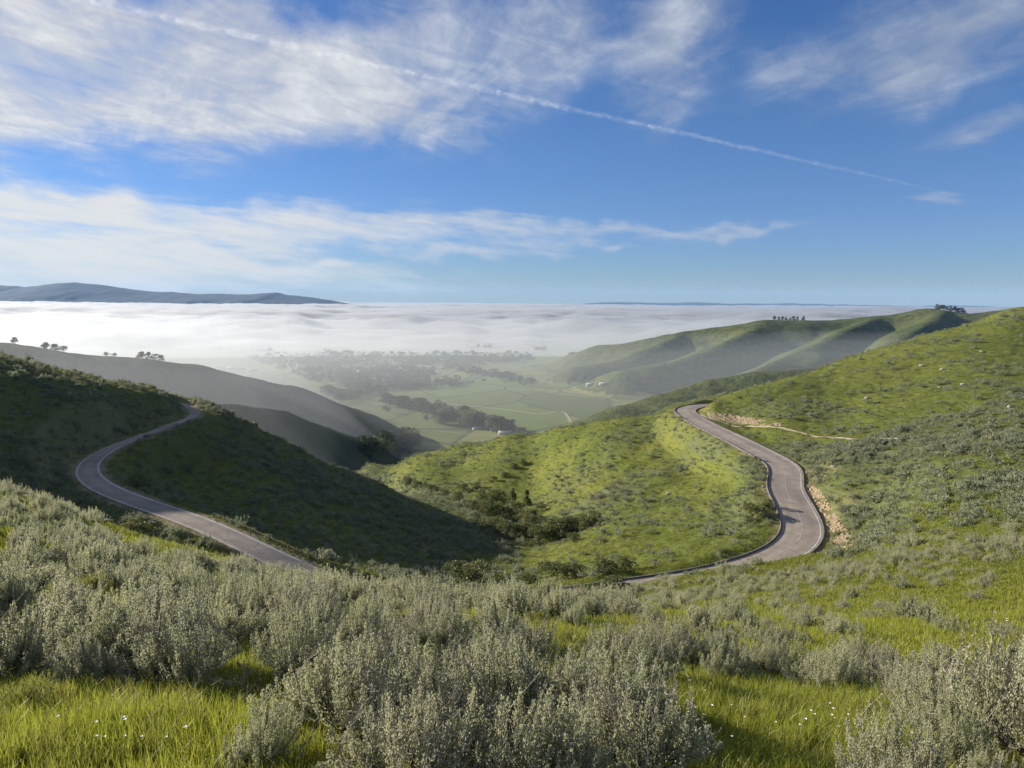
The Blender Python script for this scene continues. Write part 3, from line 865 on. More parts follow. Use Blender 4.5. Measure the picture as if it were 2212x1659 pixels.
def sage_meshes(seed, shoots, leaves, H=0.9, Rd=0.62, leaf=0.03, lw=0.011, stalks=0, lean=0.12, stem_r=0.006, sides=3):
    g = np.random.default_rng(seed)
    # a few woody limbs, every shoot grows from one of them
    nl = 9
    la = g.uniform(0, 2 * math.pi, nl); lo = g.uniform(0.25, 0.75, nl) * Rd
    tipc = np.stack([np.cos(la) * lo, np.sin(la) * lo, H * g.uniform(0.25, 0.5, nl)], 1)
    which = g.integers(0, nl, shoots)
    ph = la[which] + g.normal(0, 0.5, shoots)
    rho = np.clip(lo[which] / Rd + g.normal(0, 0.24, shoots), 0, 1.05)
    limbh = g.uniform(0.62, 1.12, nl)
    lump = (0.82 + 0.25 * np.sin(ph * 3 + seed) * 0.5 + g.normal(0, 0.10, shoots)) * limbh[which]
    top = H * np.sqrt(np.clip(1.08 - 0.93 * rho ** 2, 0.05, 2)) * lump
    tip = np.stack([np.cos(ph) * rho * Rd + lean * top * 0.5, np.sin(ph) * rho * Rd, top], 1)
    p0 = tipc[which] * g.uniform(0.25, 0.8, (shoots, 1)); p0 += g.normal(0, 0.03, (shoots, 3)); p0[:, 2] = np.maximum(p0[:, 2], 0.02)
    low = top * 0.55
    p1 = np.stack([tip[:, 0] * 0.92, tip[:, 1] * 0.92, np.maximum(low, p0[:, 2])], 1) + g.normal(0, 0.025, (shoots, 3))
    k = 5
    ts = np.linspace(0, 1, k)[None, :, None]
    lines = (1 - ts) ** 2 * p0[:, None] + 2 * ts * (1 - ts) * p1[:, None] + ts ** 2 * tip[:, None]
    rad = np.linspace(stem_r, stem_r * 0.35, k)[None] * np.ones((shoots, 1))
    k2 = 5
    tl = np.linspace(0, 1, k2)[None, :, None]
    mid = tipc * 0.45; mid[:, 2] = tipc[:, 2] * 0.75
    b0 = np.zeros_like(tipc); b0[:, 2] = -0.06
    limb = (1 - tl) ** 2 * b0[:, None] + 2 * tl * (1 - tl) * mid[:, None] + tl ** 2 * tipc[:, None]
    limb[:, 1:-1] += g.normal(0, 0.02, (nl, k2 - 2, 3))
    stem = merge([tubes(lines[: shoots * 2 // 3], rad[: shoots * 2 // 3], sides), tubes(limb, np.linspace(0.030, 0.010, k2)[None] * np.ones((nl, 1)), max(sides, 5))])
    # leaves
    n = shoots * leaves
    t = (1 - g.uniform(0, 1, (shoots, leaves)) ** 1.25 * 0.74).reshape(-1, 1)
    s = np.repeat(np.arange(shoots), leaves)
    q0, q1, q2 = p0[s], p1[s], tip[s]
    pos = (1 - t) ** 2 * q0 + 2 * t * (1 - t) * q1 + t ** 2 * q2
    tg = 2 * (1 - t) * (q1 - q0) + 2 * t * (q2 - q1); tg /= np.linalg.norm(tg, axis=1)[:, None] + 1e-9
    spread = (0.010 + 0.042 * np.sin(np.clip(t, 0, 1) * math.pi) ** 0.7) * (leaf / 0.03) ** 0.35
    ru = rand_unit(n, g)
    pos = pos + ru * spread * g.uniform(0.2, 1, (n, 1))
    d = tg * 1.0 + rand_unit(n, g) * 0.62; d[:, 2] += 0.3; d /= np.linalg.norm(d, axis=1)[:, None]
    side = np.cross(d, rand_unit(n, g)); side /= np.linalg.norm(side, axis=1)[:, None] + 1e-9
    V, F = leaf_quads(pos, d, side, leaf * g.uniform(0.6, 1.25, n), lw * g.uniform(0.7, 1.3, n))
    fol = make_mesh('sagebrush_foliage', V, F, smooth=False)
    stm = make_mesh('sagebrush_stems', *stem)
    stk = None
    if stalks:
        a = g.integers(0, shoots, stalks)
        b = tip[a]; e = b + np.stack([g.normal(0.03, 0.04, stalks), g.normal(0, 0.04, stalks), g.uniform(0.12, 0.34, stalks)], 1)
        ln = np.stack([b - (e - b) * 0.8, b, e], 1)
        sv = tubes(ln, np.array([0.0025, 0.0022, 0.0015])[None] * np.ones((stalks, 1)), 3)
        m_ = stalks * 14
        tt = g.uniform(0.0, 1, (m_, 1)); sa = np.repeat(np.arange(stalks), 14)
        pp = b[sa] + (e - b)[sa] * tt
        dd = rand_unit(m_, g) * 0.7; dd[:, 2] += 0.7; dd /= np.linalg.norm(dd, axis=1)[:, None]
        sd = np.cross(dd, rand_unit(m_, g)); sd /= np.linalg.norm(sd, axis=1)[:, None] + 1e-9
        stk = make_mesh('sagebrush_stalks', *merge([sv, leaf_quads(pp, dd, sd, g.uniform(0.015, 0.035, m_), np.full(m_, 0.007))]), smooth=False)
        stk.materials.append(M['stalk'])
    fol.materials.append(M['sage']); stm.materials.append(M['sagestem'])
    return fol, stm, stk


SAGE_NEAR = [sage_meshes(100 + k, sh, lv, H, Rd, 0.023, 0.0085, st) for k, (sh, lv, H, Rd, st) in enumerate(
    [(130, 210, 0.92, 0.60, 0), (150, 200, 0.85, 0.70, 50), (115, 220, 1.0, 0.52, 20), (140, 210, 0.80, 0.68, 0), (125, 190, 0.90, 0.58, 130)])]
def other_shrubs():
    dead = sage_meshes(150, 70, 5, 0.75, 0.70, 0.022, 0.007, 0, stem_r=0.008)
    f, s_, _ = sage_meshes(160, 120, 60, 0.80, 0.72, 0.038, 0.010, 0)
    f.materials.clear(); f.materials.append(M['rabbit'])
    return [dead, (f, s_, None)]


SAGE_NEAR += other_shrubs()
SAGE_MID = [sage_meshes(200 + k, 105, 72, H, Rd, 0.034, 0.014, st, sides=3) for k, (H, Rd, st) in enumerate([(0.9, 0.62, 0), (0.82, 0.72, 25), (0.95, 0.58, 0), (0.78, 0.68, 0)])]


def tuft_mesh(seed, blades, hmin, hmax, rad, width, lean, mat, seed_heads=0):
    g = np.random.default_rng(seed)
    a = g.uniform(0, 2 * math.pi, blades); r = rad * np.sqrt(g.uniform(0, 1, blades))
    base = np.stack([np.cos(a) * r, np.sin(a) * r, np.full(blades, -0.03)], 1)
    h = g.uniform(hmin, hmax, blades) * g.uniform(0.75, 1.0, blades)
    da = g.uniform(0, 2 * math.pi, blades)
    off = g.uniform(0.05, 0.45, blades) * h
    dirv = np.stack([np.cos(da) * off + lean * h, np.sin(da) * off, np.zeros(blades)], 1)
    segs = 4
    ts = np.linspace(0, 1, segs)
    up = np.array([0, 0, 1.0])
    side = np.cross(np.stack([np.cos(da + g.normal(0, .6, blades)), np.sin(da), np.zeros(blades)], 1), up); side /= np.linalg.norm(side, axis=1)[:, None] + 1e-9
    V = []
    for t in ts:
        c = base + dirv * (t ** 1.9) + up * (h * (t - 0.22 * t ** 3 * np.linalg.norm(dirv, axis=1) / (h + 1e-9)))[:, None]
        w = width * (1 - t ** 1.6 * 0.93) * g.uniform(0.8, 1.2)
        V += [c - side * w / 2, c + side * w / 2]
    V = np.stack(V, 1)
    idx = np.arange(blades * segs * 2).reshape(blades, segs, 2)
    F = np.stack([idx[:, :-1, 0], idx[:, :-1, 1], idx[:, 1:, 1], idx[:, 1:, 0]], -1).reshape(-1, 4)
    me = make_mesh('grass_tuft', V.reshape(-1, 3), F, smooth=True)
    me.materials.append(mat)
    return me


def proto_coll(name, meshes):
    """source shapes for scatter, kept out of the scene"""
    col = bpy.data.collections.new(name)
    for k, me in enumerate(meshes):
        o = bpy.data.objects.new('%s_source_%02d' % (name, k), me); col.objects.link(o)
    return col


def scatter(name, pts, scale, rot, idx, col, label, cat, tilt=None):
    me = bpy.data.meshes.new(name)
    pts = np.asarray(pts, np.float32); n = len(pts)
    me.vertices.add(n); me.vertices.foreach_set('co', pts.ravel()); me.update()
    me.attributes.new('s', 'FLOAT_VECTOR', 'POINT').data.foreach_set('vector', np.asarray(scale, np.float32).ravel())
    e = np.zeros((n, 3), np.float32); e[:, 2] = rot
    if tilt is not None: e[:, :2] = tilt
    me.attributes.new('rot', 'FLOAT_VECTOR', 'POINT').data.foreach_set('vector', e.ravel())
    me.attributes.new('idx', 'INT', 'POINT').data.foreach_set('value', np.asarray(idx, np.int32))
    o = link(name, me)
    ng = bpy.data.node_groups.new(name + '_scatter', 'GeometryNodeTree')
    ng.interface.new_socket('Geometry', in_out='INPUT', socket_type='NodeSocketGeometry')
    ng.interface.new_socket('Geometry', in_out='OUTPUT', socket_type='NodeSocketGeometry')
    N, L = ng.nodes, ng.links
    gi = N.new('NodeGroupInput'); go = N.new('NodeGroupOutput')
    ci = N.new('GeometryNodeCollectionInfo'); ci.inputs['Collection'].default_value = col
    ci.inputs['Separate Children'].default_value = True; ci.inputs['Reset Children'].default_value = True
    ip = N.new('GeometryNodeInstanceOnPoints'); ip.inputs['Pick Instance'].default_value = True

    def at(nm, ty):
        a = N.new('GeometryNodeInputNamedAttribute'); a.data_type = ty; a.inputs['Name'].default_value = nm
        return [q for q in a.outputs if q.enabled and q.name == 'Attribute'][0]
    er = N.new('FunctionNodeEulerToRotation')
    L.new(at('rot', 'FLOAT_VECTOR'), er.inputs[0]); L.new(er.outputs[0], ip.inputs['Rotation'])
    L.new(at('s', 'FLOAT_VECTOR'), ip.inputs['Scale']); L.new(at('idx', 'INT'), ip.inputs['Instance Index'])
    L.new(gi.outputs[0], ip.inputs['Points']); L.new(ci.outputs[0], ip.inputs['Instance'])
    L.new(ip.outputs[0], go.inputs[0])
    md = o.modifiers.new('scatter', 'NODES'); md.node_group = ng
    tag(o, label, cat, kind='stuff')
    return o


def sector_points(n, r0, r1, a0=-37, a1=37, power=1.0):
    """random ground points, uniform per area if power = 2"""
    if power == 2.0:
        r = np.sqrt(rng.uniform(r0 * r0, r1 * r1, n))
    else:
        r = r0 * (r1 / r0) ** rng.uniform(0, 1, n) if power == 0 else rng.uniform(r0, r1, n)
    a = np.radians(rng.uniform(a0, a1, n))
    return r * np.sin(a), r * np.cos(a)


# ------------------------------------------------------------------ sagebrush: individual plants
def ground_hit(u, v):
    """where the ray through a pixel meets the ground"""
    d = px_dir(u, v); ys = np.geomspace(1.5, 120, 700)
    x = d.x / d.y * ys; z = d.z / d.y * ys
    g = Zt(x, ys)
    k = np.argmax(g > z)
    return float(x[k]), float(ys[k])


# pixel of the base, height in metres, variant, label
HEROES = [
    (770, 1595, .92, 4, 'big pale sagebrush with reddish dry stalks in the middle foreground left of centre'),
    (905, 1560, .88, 1, 'silvery sagebrush leaning against the big stalk-topped shrub in the middle foreground'),
    (650, 1560, .70, 0, 'rounded sagebrush on the shaded left flank of the big middle shrub'),
    (1290, 1580, .84, 2, 'dark-bellied sagebrush with branches spreading right over the bright meadow'),
    (1190, 1555, .78, 1, 'brownish sagebrush just left of the dark-bellied shrub'),
    (1365, 1560, .62, 3, 'low spreading sagebrush reaching out over the meadow edge in the middle foreground'),
    (1050, 1740, .86, 1, 'pale dense sagebrush cut by the bottom edge of the view below the centre'),
    (905, 1745, .78, 4, 'stalky tan sagebrush at the bottom edge left of the pale dense one'),
    (1165, 1735, .74, 0, 'slim grey sagebrush at the bottom edge right of the pale dense one'),
    (1045, 1490, .72, 2, 'upright sagebrush standing alone in the bright grass gap behind the middle shrubs'),
    (320, 1455, .95, 2, 'tall sagebrush with a ragged crown at the right end of the left-hand thicket'),
    (215, 1440, .85, 0, 'broad sagebrush in the left-hand thicket beside the ragged tall one'),
    (85, 1425, 1.0, 3, 'large rounded sagebrush at the left edge of the view above the bright grass'),
    (-20, 1470, .95, 1, 'sagebrush cut by the left edge of the view'),
    (470, 1365, .85, 0, 'sagebrush behind the dark grass hollow on the left'),
    (560, 1345, .9, 2, 'sagebrush just right of the dark grass hollow on the left'),
    (640, 1425, .85, 4, 'stalk-topped sagebrush behind the big middle shrub on its left'),
    (2215, 1655, .98, 4, 'huge tan sagebrush with dry stalks filling the bottom right corner'),
    (2290, 1545, .80, 1, 'grey sagebrush behind the huge tan one at the right edge'),
    (2130, 1730, .45, 2, 'small sagebrush at the foot of the huge tan one in the bottom right corner'),
    (2020, 1490, .86, 3, 'wide sagebrush with a dark hollow at the right end of the meadow row'),
    (1880, 1490, .80, 1, 'second sagebrush from the right in the row behind the daisy meadow'),
    (1770, 1500, .84, 0, 'sagebrush with a dark shaded base in the middle of the row behind the daisy meadow'),
    (1660, 1470, .80, 2, 'upright sagebrush in the row behind the daisy meadow left of the shaded-base one'),
    (1545, 1465, .74, 3, 'low sagebrush near the left end of the row behind the daisy meadow'),
    (1450, 1440, .78, 4, 'purplish sagebrush at the left end of the row behind the daisy meadow'),
    (1960, 1345, .74, 0, 'lone sagebrush with a long shadow on the green slope at right'),
    (2010, 1350, .60, 2, 'smaller sagebrush beside the lone one on the green slope at right'),
    (1890, 1345, .52, 3, 'slim sagebrush left of the lone one on the green slope at right'),
    (1700, 1395, .64, 1, 'sagebrush at the upper edge of the right-hand thicket'),
    (1950, 1275, .80, 1, 'wide dark sagebrush high on the green slope at right'),
    (1840, 1300, .70, 0, 'bushy sagebrush midway up the green slope at right'),
    (1720, 1310, .66, 3, 'sagebrush tilted to one side low on the green slope at right'),
    (2130, 1270, .72, 2, 'round sagebrush near the right edge on the green slope'),
    (2110, 1300, .60, 1, 'pale tufted sagebrush near the right edge just below the round one'),
    (780, 1400, .82, 0, 'grey sagebrush in the dense band behind the big stalk-topped shrub'),
    (60, 1230, .85, 2, 'purple-tinged sagebrush high on the left slope'),
    (170, 1215, .80, 4, 'brown upright sagebrush on the left slope beside yellow-green bushes'),
    (545, 1525, .50, 5, 'bare dead shrub with twisted branches at the edge of the dark grass hollow'),
    (1420, 1585, .36, 5, 'dry leafless shrub sticking out at the right foot of the dark-bellied sagebrush'),
    (60, 1545, .42, 6, 'yellow-green leafy bush in the bright grass at the left edge'),
    (205, 1290, .62, 6, 'yellow-green bush in the dense thicket on the left slope'),
    (420, 1175, .80, 6, 'yellow-green bush on the left crest beside the near road'),
    (270, 1150, .75, 6, 'olive-yellow bush on the left crest below the shaded bend'),
    (1230, 1400, .42, 6, 'small yellow-green bush in the central grass gap'),
    (560, 1660, .48, 2, 'small sagebrush at the edge of the bright grass bottom left'),
]
plants = []   # x, y, height, label, variant
for (u, v, h, k, lab) in HEROES:
    if v > 1659:
        d = px_dir(u, v); x, y = ground_hit(u, v)
    else:
        x, y = ground_hit(u, v)
    plants.append((x, y, h * ((0.74 if v > 1380 else 1.0) if 1400 < u < 2140 else 1.0 if u > 2140 else 0.82), lab, k))

nx, ny = sector_points(34000, 2.2, 64, -54, 54, 1.0)
nz = Zt(nx, ny)
pu, pv = to_px(nx, ny, nz)
keep = np.ones(len(nx), bool)
for p in GRASS_POLYS:
    keep &= ~in_poly(pu, pv, p)
nzz = fbm(nx / 3.5, ny / 3.5, 3, 71)
sp = in_poly(pu, pv, SPARSE)
keep &= ~sp | (rng.uniform(0, 1, len(nx)) < 0.05)
keep &= (nzz > np.where(pu < 1300, -0.36, -0.18)) & ((ny > 4.2) | (np.abs(pu - 1000) > 900)) & (ny > 2.9)
# the crest and the right slope are thinner
right = (pu > 1330) & (ny > 14)
keep &= ~right | (nzz > -0.02) | (rng.uniform(0, 1, len(nx)) < 0.12)
keep |= in_poly(pu, pv, BAND) & (ny < 60)
rd_, _, rh_ = road_dist(nx, ny)
keep &= rd_ > rh_ + 1.2
order = np.where(keep)[0]
cell = {}
acc = [(p[0], p[1], p[2] * 0.62) for p in plants]
for q in acc:
    cell.setdefault((int(q[0] // 1.2), int(q[1] // 1.2)), []).append(q)
for q in order:
    x, y = nx[q], ny[q]
    rr_ = 0.40 + 0.18 * rng.uniform() + (0.10 if y > 25 else 0)
    cx_, cy_ = int(x // 1.2), int(y // 1.2)
    ok = True
    for a in (-1, 0, 1):
        for b in (-1, 0, 1):
            for o in cell.get((cx_ + a, cy_ + b), ()):
                if (o[0] - x) ** 2 + (o[1] - y) ** 2 < (rr_ + o[2] * 0.55) ** 2:
                    ok = False; break
            if not ok: break
        if not ok: break
    if ok:
        it = (x, y, rr_); cell.setdefault((cx_, cy_), []).append(it)
        h = rng.uniform(0.38, 0.80) * (0.78 if pu[q] > 1380 else 1.0)
        plants.append((x, y, h, None, int(rng.integers(0, 5))))

hs = np.array([p[2] for p in plants]); px_ = np.array([p[0] for p in plants]); py_ = np.array([p[1] for p in plants])
pz_ = Zt(px_, py_)
size = hs / np.hypot(px_, py_)
uu, vv = to_px(px_, py_, pz_)
size = np.where((uu < -120) | (uu > 2330) | (vv > 1900), 0, size)
size[:len(HEROES)] = 10
rank = np.argsort(-size)
single = rank[:300]; rest = rank[300:]


def zone_label(u, v, y, k):
    kind = ['grey-green', 'silvery', 'slender', 'low rounded', 'stalk-topped'][k % 5]
    if u < 700:
        if v > 1400: w = 'in the left thicket beside the bright grass'
        elif v > 1250: w = 'in the dense thicket at the left edge' if u < 350 else 'in the dense thicket above the grass hollow'
        else: w = 'on the left crest below the shaded bend' if u < 350 else 'on the left crest before the near road'
    elif u < 1330:
        if v > 1430: w = 'among the big middle shrubs'
        elif v > 1320: w = 'behind the stalk-topped middle shrub' if u < 1000 else 'around the central grass gap'
        else: w = 'on the crest before the dark hillside' if u < 1000 else 'on the crest before the ravine bushes'
    else:
        if v > 1500: w = 'in the bottom right corner'
        elif v > 1390: w = 'in the near half of the meadow thicket' if u < 1770 else 'in the far half of the meadow thicket'
        elif v > 1285: w = 'on the lower part of the green slope'
        else: w = 'on the upper part of the green slope'
    return kind + ' sagebrush ' + w, 'sagebrush ' + w


protos = {}
for q in single:
    x, y, h, lab, k = plants[q]
    r = math.hypot(x, y)
    lod = 'near' if r < 11 else 'mid'
    src = SAGE_NEAR[k] if lod == 'near' or k > 4 else SAGE_MID[k % 4]
    zl, zg = zone_label(uu[q], vv[q], y, k)
    key = (lod, k)
    if key not in protos:
        o = empty({5: 'dead_shrub', 6: 'rabbitbrush'}.get(k, 'sagebrush'), (0, 0, 0))
        f = link('foliage', src[0], None, o); s_ = link('stem', src[1], None, o)
        if src[2] is not None:
            tag(link('flower_stalk', src[2], None, o), kind='stuff')
        protos[key] = o
    else:
        o = copy_tree(protos[key])
    sc = h / 0.88
    o.location = (x, y, pz_[q] - 0.03); o.rotation_euler = (rng.normal(0, .05), rng.normal(0.05, .05), rng.uniform(0, 6.28) if lab is None else rng.uniform(-0.5, 0.5))
    o.scale = (sc * rng.uniform(1.05, 1.45), sc * rng.uniform(1.05, 1.45), sc * 0.96)
    tag(o, lab or zl, 'shrub' if k > 4 else 'sagebrush', zg.replace('sagebrush', 'shrubs'))

# the rest of the near sagebrush and the scrub on the hills
far_sage = []
for k in range(5):
    f, s_, _ = sage_meshes(300 + k, 34, 9, 0.85, 0.68, 0.15, 0.06, 0, sides=3, stem_r=0.012)
    f.materials.clear(); f.materials.append(M['sage_far']); far_sage.append(f)
joined = []
for (f, s_, _) in SAGE_MID:
    joined.append(f)
pts, scl, rot, idx = [], [], [], []
for q in rest:
    x, y, h, _, k = plants[q]
    pts.append((x, y, pz_[q] - 0.03)); s1 = h / 0.85; scl.append((s1 * 1.3, s1 * 1.3, s1)); rot.append(rng.uniform(0, 6.28)); idx.append(int(k % 4))
hx, hy = sector_points(150000, 58, 330, -37, 37, 2.0)
hz, hreg, hbank = terrain(hx, hy)
dens = hill_density(hx, hy, hz)
area = math.radians(74) / 2 * (330 ** 2 - 58 ** 2); cand = len(hx) / area
rd_, _, rh_ = road_dist(hx, hy)
pd = np.full(len(hx), 99.0)
for p in PATH[::3]:
    pd = np.minimum(pd, np.hypot(hx - p[0], hy - p[1]))
ok = (rng.uniform(0, 1, len(hx)) < dens / cand * 1.15) & (rd_ > rh_ + 0.9) & (pd > 1.2) & (hreg < 3) & (hbank < 0.35)
hs_ = np.exp(rng.normal(math.log(0.60), 0.40, len(hx))); hs_ = np.clip(hs_, 0.25, 1.5)
hp = np.stack([hx, hy, hz - 0.05], 1)[ok]
hsc = hs_[ok] / 0.85
pts = np.vstack([np.array(pts).reshape(-1, 3), hp]); scl = np.vstack([np.array(scl).reshape(-1, 3), np.stack([hsc * 1.3, hsc * 1.3, hsc * 0.95], 1)])
rot = np.concatenate([rot, rng.uniform(0, 6.28, len(hp))])
near_h = np.hypot(hp[:, 0], hp[:, 1]) < 70
idx = np.concatenate([idx, np.where(near_h, rng.integers(0, 4, len(hp)), 4 + rng.integers(0, 5, len(hp)))])
scatter('sagebrush_scrub', pts, scl, rot, idx, proto_coll('scrub', joined + far_sage), 'grey-green sagebrush scrub dotted over the hillsides', 'scrub')
print('scrub instances', len(pts), 'of', len(plants))

# ------------------------------------------------------------------ grass
tufts = [tuft_mesh(400 + k, 50, 0.10, 0.27, 0.13, 0.0055, 0.10, M['grass']) for k in range(4)]
tufts += [tuft_mesh(410 + k, 44, 0.08, 0.22, 0.22, 0.011, 0.10, M['grass']) for k in range(3)]
tufts += [tuft_mesh(420 + k, 34, 0.10, 0.30, 0.50, 0.05, 0.2, M['grass_far']) for k in range(3)]
gx1, gy1 = sector_points(16500, 0.4, 9.5, -80, 80, 2.0)
gx2, gy2 = sector_points(46000, 8.5, 46, -55, 55, 1.5)
gx3, gy3 = sector_points(34000, 22, 90, -46, 46, 2.0)
gx4, gy4 = sector_points(60000, 75, 330, -37, 37, 1.5)
gx = np.concatenate([gx1, gx2, gx3, gx4]); gy = np.concatenate([gy1, gy2, gy3, gy4])
gl = np.concatenate([np.zeros(len(gx1)), np.ones(len(gx2)), np.full(len(gx3), 2), np.full(len(gx4), 3)])
gz, greg, gb = terrain(gx, gy)
rd_, _, rh_ = road_dist(gx, gy)
pd = np.full(len(gx), 99.0)
for p in PATH[::2]:
    pd = np.minimum(pd, np.hypot(gx - p[0], gy - p[1]))
gok = (rd_ > rh_ + 0.25 + 0.5 * fbm(gx / 3, gy / 3, 2, 83)) & (pd > 0.7) & (greg < 3) & (rng.uniform(0, 1, len(gx)) > gb * 0.85)
gs = np.select([gl == 0, gl == 1, gl == 2], [rng.uniform(0.7, 1.25, len(gx)), rng.uniform(0.8, 1.4, len(gx)), rng.uniform(0.5, 1.0, len(gx))], rng.uniform(0.6, 1.5, len(gx)))
tall = 0.8 + 0.35 * fbm(gx / 2.2, gy / 2.2, 3, 81)
gi = np.select([gl == 0, gl == 1], [rng.integers(0, 4, len(gx)), rng.integers(4, 7, len(gx))], rng.integers(7, 10, len(gx)))
gsc = np.stack([gs, gs, gs * tall], 1)
scatter('grass', np.stack([gx, gy, gz], 1)[gok], gsc[gok], rng.uniform(-2.6, 2.6, gok.sum()), gi[gok], proto_coll('grass', tufts), 'bright yellow-green meadow grass between the shrubs and on the hills', 'grass')


# white meadow flowers
def flower_mesh(seed):
    g = np.random.default_rng(seed)
    ln = np.array([[[0, 0, 0], [0.01, 0, 0.09], [0.02, 0.005, 0.17]]])
    st = tubes(ln, np.array([[0.001, 0.001, 0.001]]), 3)
    a = np.arange(9) / 9 * 2 * math.pi
    pos = np.repeat([[0.02, 0.005, 0.17]], 9, 0)
    d = np.stack([np.cos(a), np.sin(a), np.full(9, 0.35)], 1); d /= np.linalg.norm(d, axis=1)[:, None]
    sd = np.stack([-np.sin(a), np.cos(a), np.zeros(9)], 1)
    me = make_mesh('meadow_flower', *merge([st, leaf_quads(pos, d, sd, np.full(9, 0.010), np.full(9, 0.008))]), smooth=False)
    me.materials.append(M['flower']); me.materials.append(M['grass'])
    mi = np.zeros(len(me.polygons), np.int32); mi[:6] = 1; me.polygons.foreach_set('material_index', mi)
    return me


fx, fy = [], []
for (u, v, n_, su, sv) in [(1790, 1600, 9, 60, 14), (1850, 1500, 9, 80, 12), (1990, 1530, 7, 50, 30), (1650, 1600, 6, 160, 40), (2050, 1590, 5, 40, 30),
                           (1130, 1390, 10, 80, 15), (1850, 1310, 25, 160, 30), (250, 1640, 10, 150, 20), (1560, 1560, 8, 90, 40)]:
    for _ in range(n_):
        x, y = ground_hit(u + rng.normal(0, su * .6), min(1655, v + rng.normal(0, sv)))
        fx.append(x); fy.append(y)
fz = Zt(fx, fy)
scatter('meadow_flowers', np.stack([fx, fy, fz], 1), np.repeat(rng.uniform(.8, 1.4, len(fx))[:, None], 3, 1), rng.uniform(0, 6, len(fx)), np.zeros(len(fx)), proto_coll('flower', [flower_mesh(1)]),
        'small white daisies dotted through the meadow grass', 'flowers')


# ------------------------------------------------------------------ trees and bushes
def crown_mesh(seed, H, Wd, n, leaf, lobes, base=0.25, cone=0.0, mat=None, name='crown'):
    g = np.random.default_rng(seed)
    la = g.uniform(0, 2 * math.pi, lobes); lz = g.uniform(0.0, 1.0, lobes) ** 0.8
    prof = (1 - cone * lz) * np.sqrt(np.clip(1 - (lz * 1.6 - 0.72) ** 2 * 0.55, 0.1, 1))
    lr = g.uniform(0.25, 0.95, lobes) * prof * Wd * 0.62 * (1 - 0.6 * cone * lz)
    c = np.stack([np.cos(la) * lr, np.sin(la) * lr, H * (base + (0.93 - base) * lz)], 1)
    rad = Wd * g.uniform(0.24, 0.44, lobes) * (1 - cone * 0.7 * lz) * (0.75 if lobes > 9 else 1)
    w = rad ** 2; w /= w.sum()
    s = g.choice(lobes, n, p=w)
    ru = rand_unit(n, g); ru[:, 2] = np.where(ru[:, 2] < -0.4, -ru[:, 2], ru[:, 2])
    pos = c[s] + ru * (rad[s] * g.uniform(0.55, 1.06, n) ** 0.6)[:, None] * np.array([1, 1, 0.85])
    pos[:, 2] = np.clip(pos[:, 2], H * base * 0.35, H * 1.02)
    d = ru * 0.7 + rand_unit(n, g) * 0.9; d /= np.linalg.norm(d, axis=1)[:, None]
    side = np.cross(d, rand_unit(n, g)); side /= np.linalg.norm(side, axis=1)[:, None] + 1e-9
    V, F = leaf_quads(pos, d, side, leaf * g.uniform(0.6, 1.3, n), leaf * 0.7 * g.uniform(0.6, 1.2, n))
    me = make_mesh(name, V, F, smooth=False); me.materials.append(mat)
    return me, c


def trunk_mesh(seed, H, r, limbs_to):
    g = np.random.default_rng(seed)
    k = 6; t = np.linspace(0, 1, k)
    line = np.stack([np.cumsum(g.normal(0, 0.02 * H, k)) - 0.0, np.cumsum(g.normal(0, 0.02 * H, k)), t * H * 0.72], 1); line[0] = (0, 0, -0.3)
    parts = [tubes(line[None], (r * (1 - 0.75 * t))[None], 6)]
    for c in limbs_to[:7]:
        z0 = min(c[2] * 0.55, H * 0.6); a = np.array([np.interp(z0, line[:, 2], line[:, 0]), np.interp(z0, line[:, 2], line[:, 1]), z0])
        m_ = (a + c) / 2 + np.array([0, 0, -0.04 * H])
        parts.append(tubes(np.stack([a, m_, np.array(c)])[None], np.array([[r * .45, r * .3, r * .12]]), 4))
    me = make_mesh('trunk', *merge(parts)); me.materials.append(M['bark'])
    return me


def tree_proto(seed, H, Wd, n, leaf, lobes, base, cone, mat, tr):
    cm, c = crown_mesh(seed, H, Wd, n, leaf, lobes, base, cone, M[mat])
    return cm, trunk_mesh(seed + 1, H, tr, c)


KINDS = {
    'round': [tree_proto(500 + k, 1.0, 0.95, 900, 0.095, 13, 0.22, 0.1, 'tree', 0.03) for k in range(3)],
    'tall': [tree_proto(510 + k, 1.0, 0.62, 800, 0.085, 14, 0.20, 0.45, 'tree', 0.025) for k in range(3)],
    'pale': [tree_proto(520 + k, 1.0, 1.05, 900, 0.10, 14, 0.18, 0.1, 'euc', 0.03) for k in range(2)],
    'bush': [tree_proto(530 + k, 1.0, 1.35, 2600, 0.085, 16, 0.05, 0.1, 'oak', 0.04) for k in range(4)],
    'conifer': [tree_proto(540 + k, 1.0, 0.55, 1000, 0.075, 16, 0.12, 0.9, 'oak', 0.03) for k in range(2)],
}
tree_first = {}


def tree(kind, x, y, h, label, group, name, cat, wide=1.0, sink=0.0):
    k = int(rng.integers(0, len(KINDS[kind])))
    if (kind, k, name) not in tree_first:
        o = empty(name, (0, 0, 0))
        link('crown', KINDS[kind][k][0], None, o); link('trunk', KINDS[kind][k][1], None, o)
        tree_first[(kind, k, name)] = o
    else:
        o = copy_tree(tree_first[(kind, k, name)])
    z = float(Zt(x, y)[0])
    o.location = (x, y, z - sink); o.rotation_euler = (0, 0, rng.uniform(0, 6.28))
    o.scale = (h * wide * rng.uniform(.9, 1.15), h * wide * rng.uniform(.9, 1.15), h)
    tag(o, label, cat, group)
    return o


def far_hit(u, v, zlevel=None):
    """ground point seen through a pixel, far range"""
    d = px_dir(u, v); ys = np.geomspace(70, 6000, 2600)
    x = d.x / d.y * ys; z = d.z / d.y * ys
    g = Zt(x, ys)
    hit = g > z
    k = int(np.argmax(hit)) if hit.any() else len(ys) - 1
    return float(x[k]), float(ys[k])


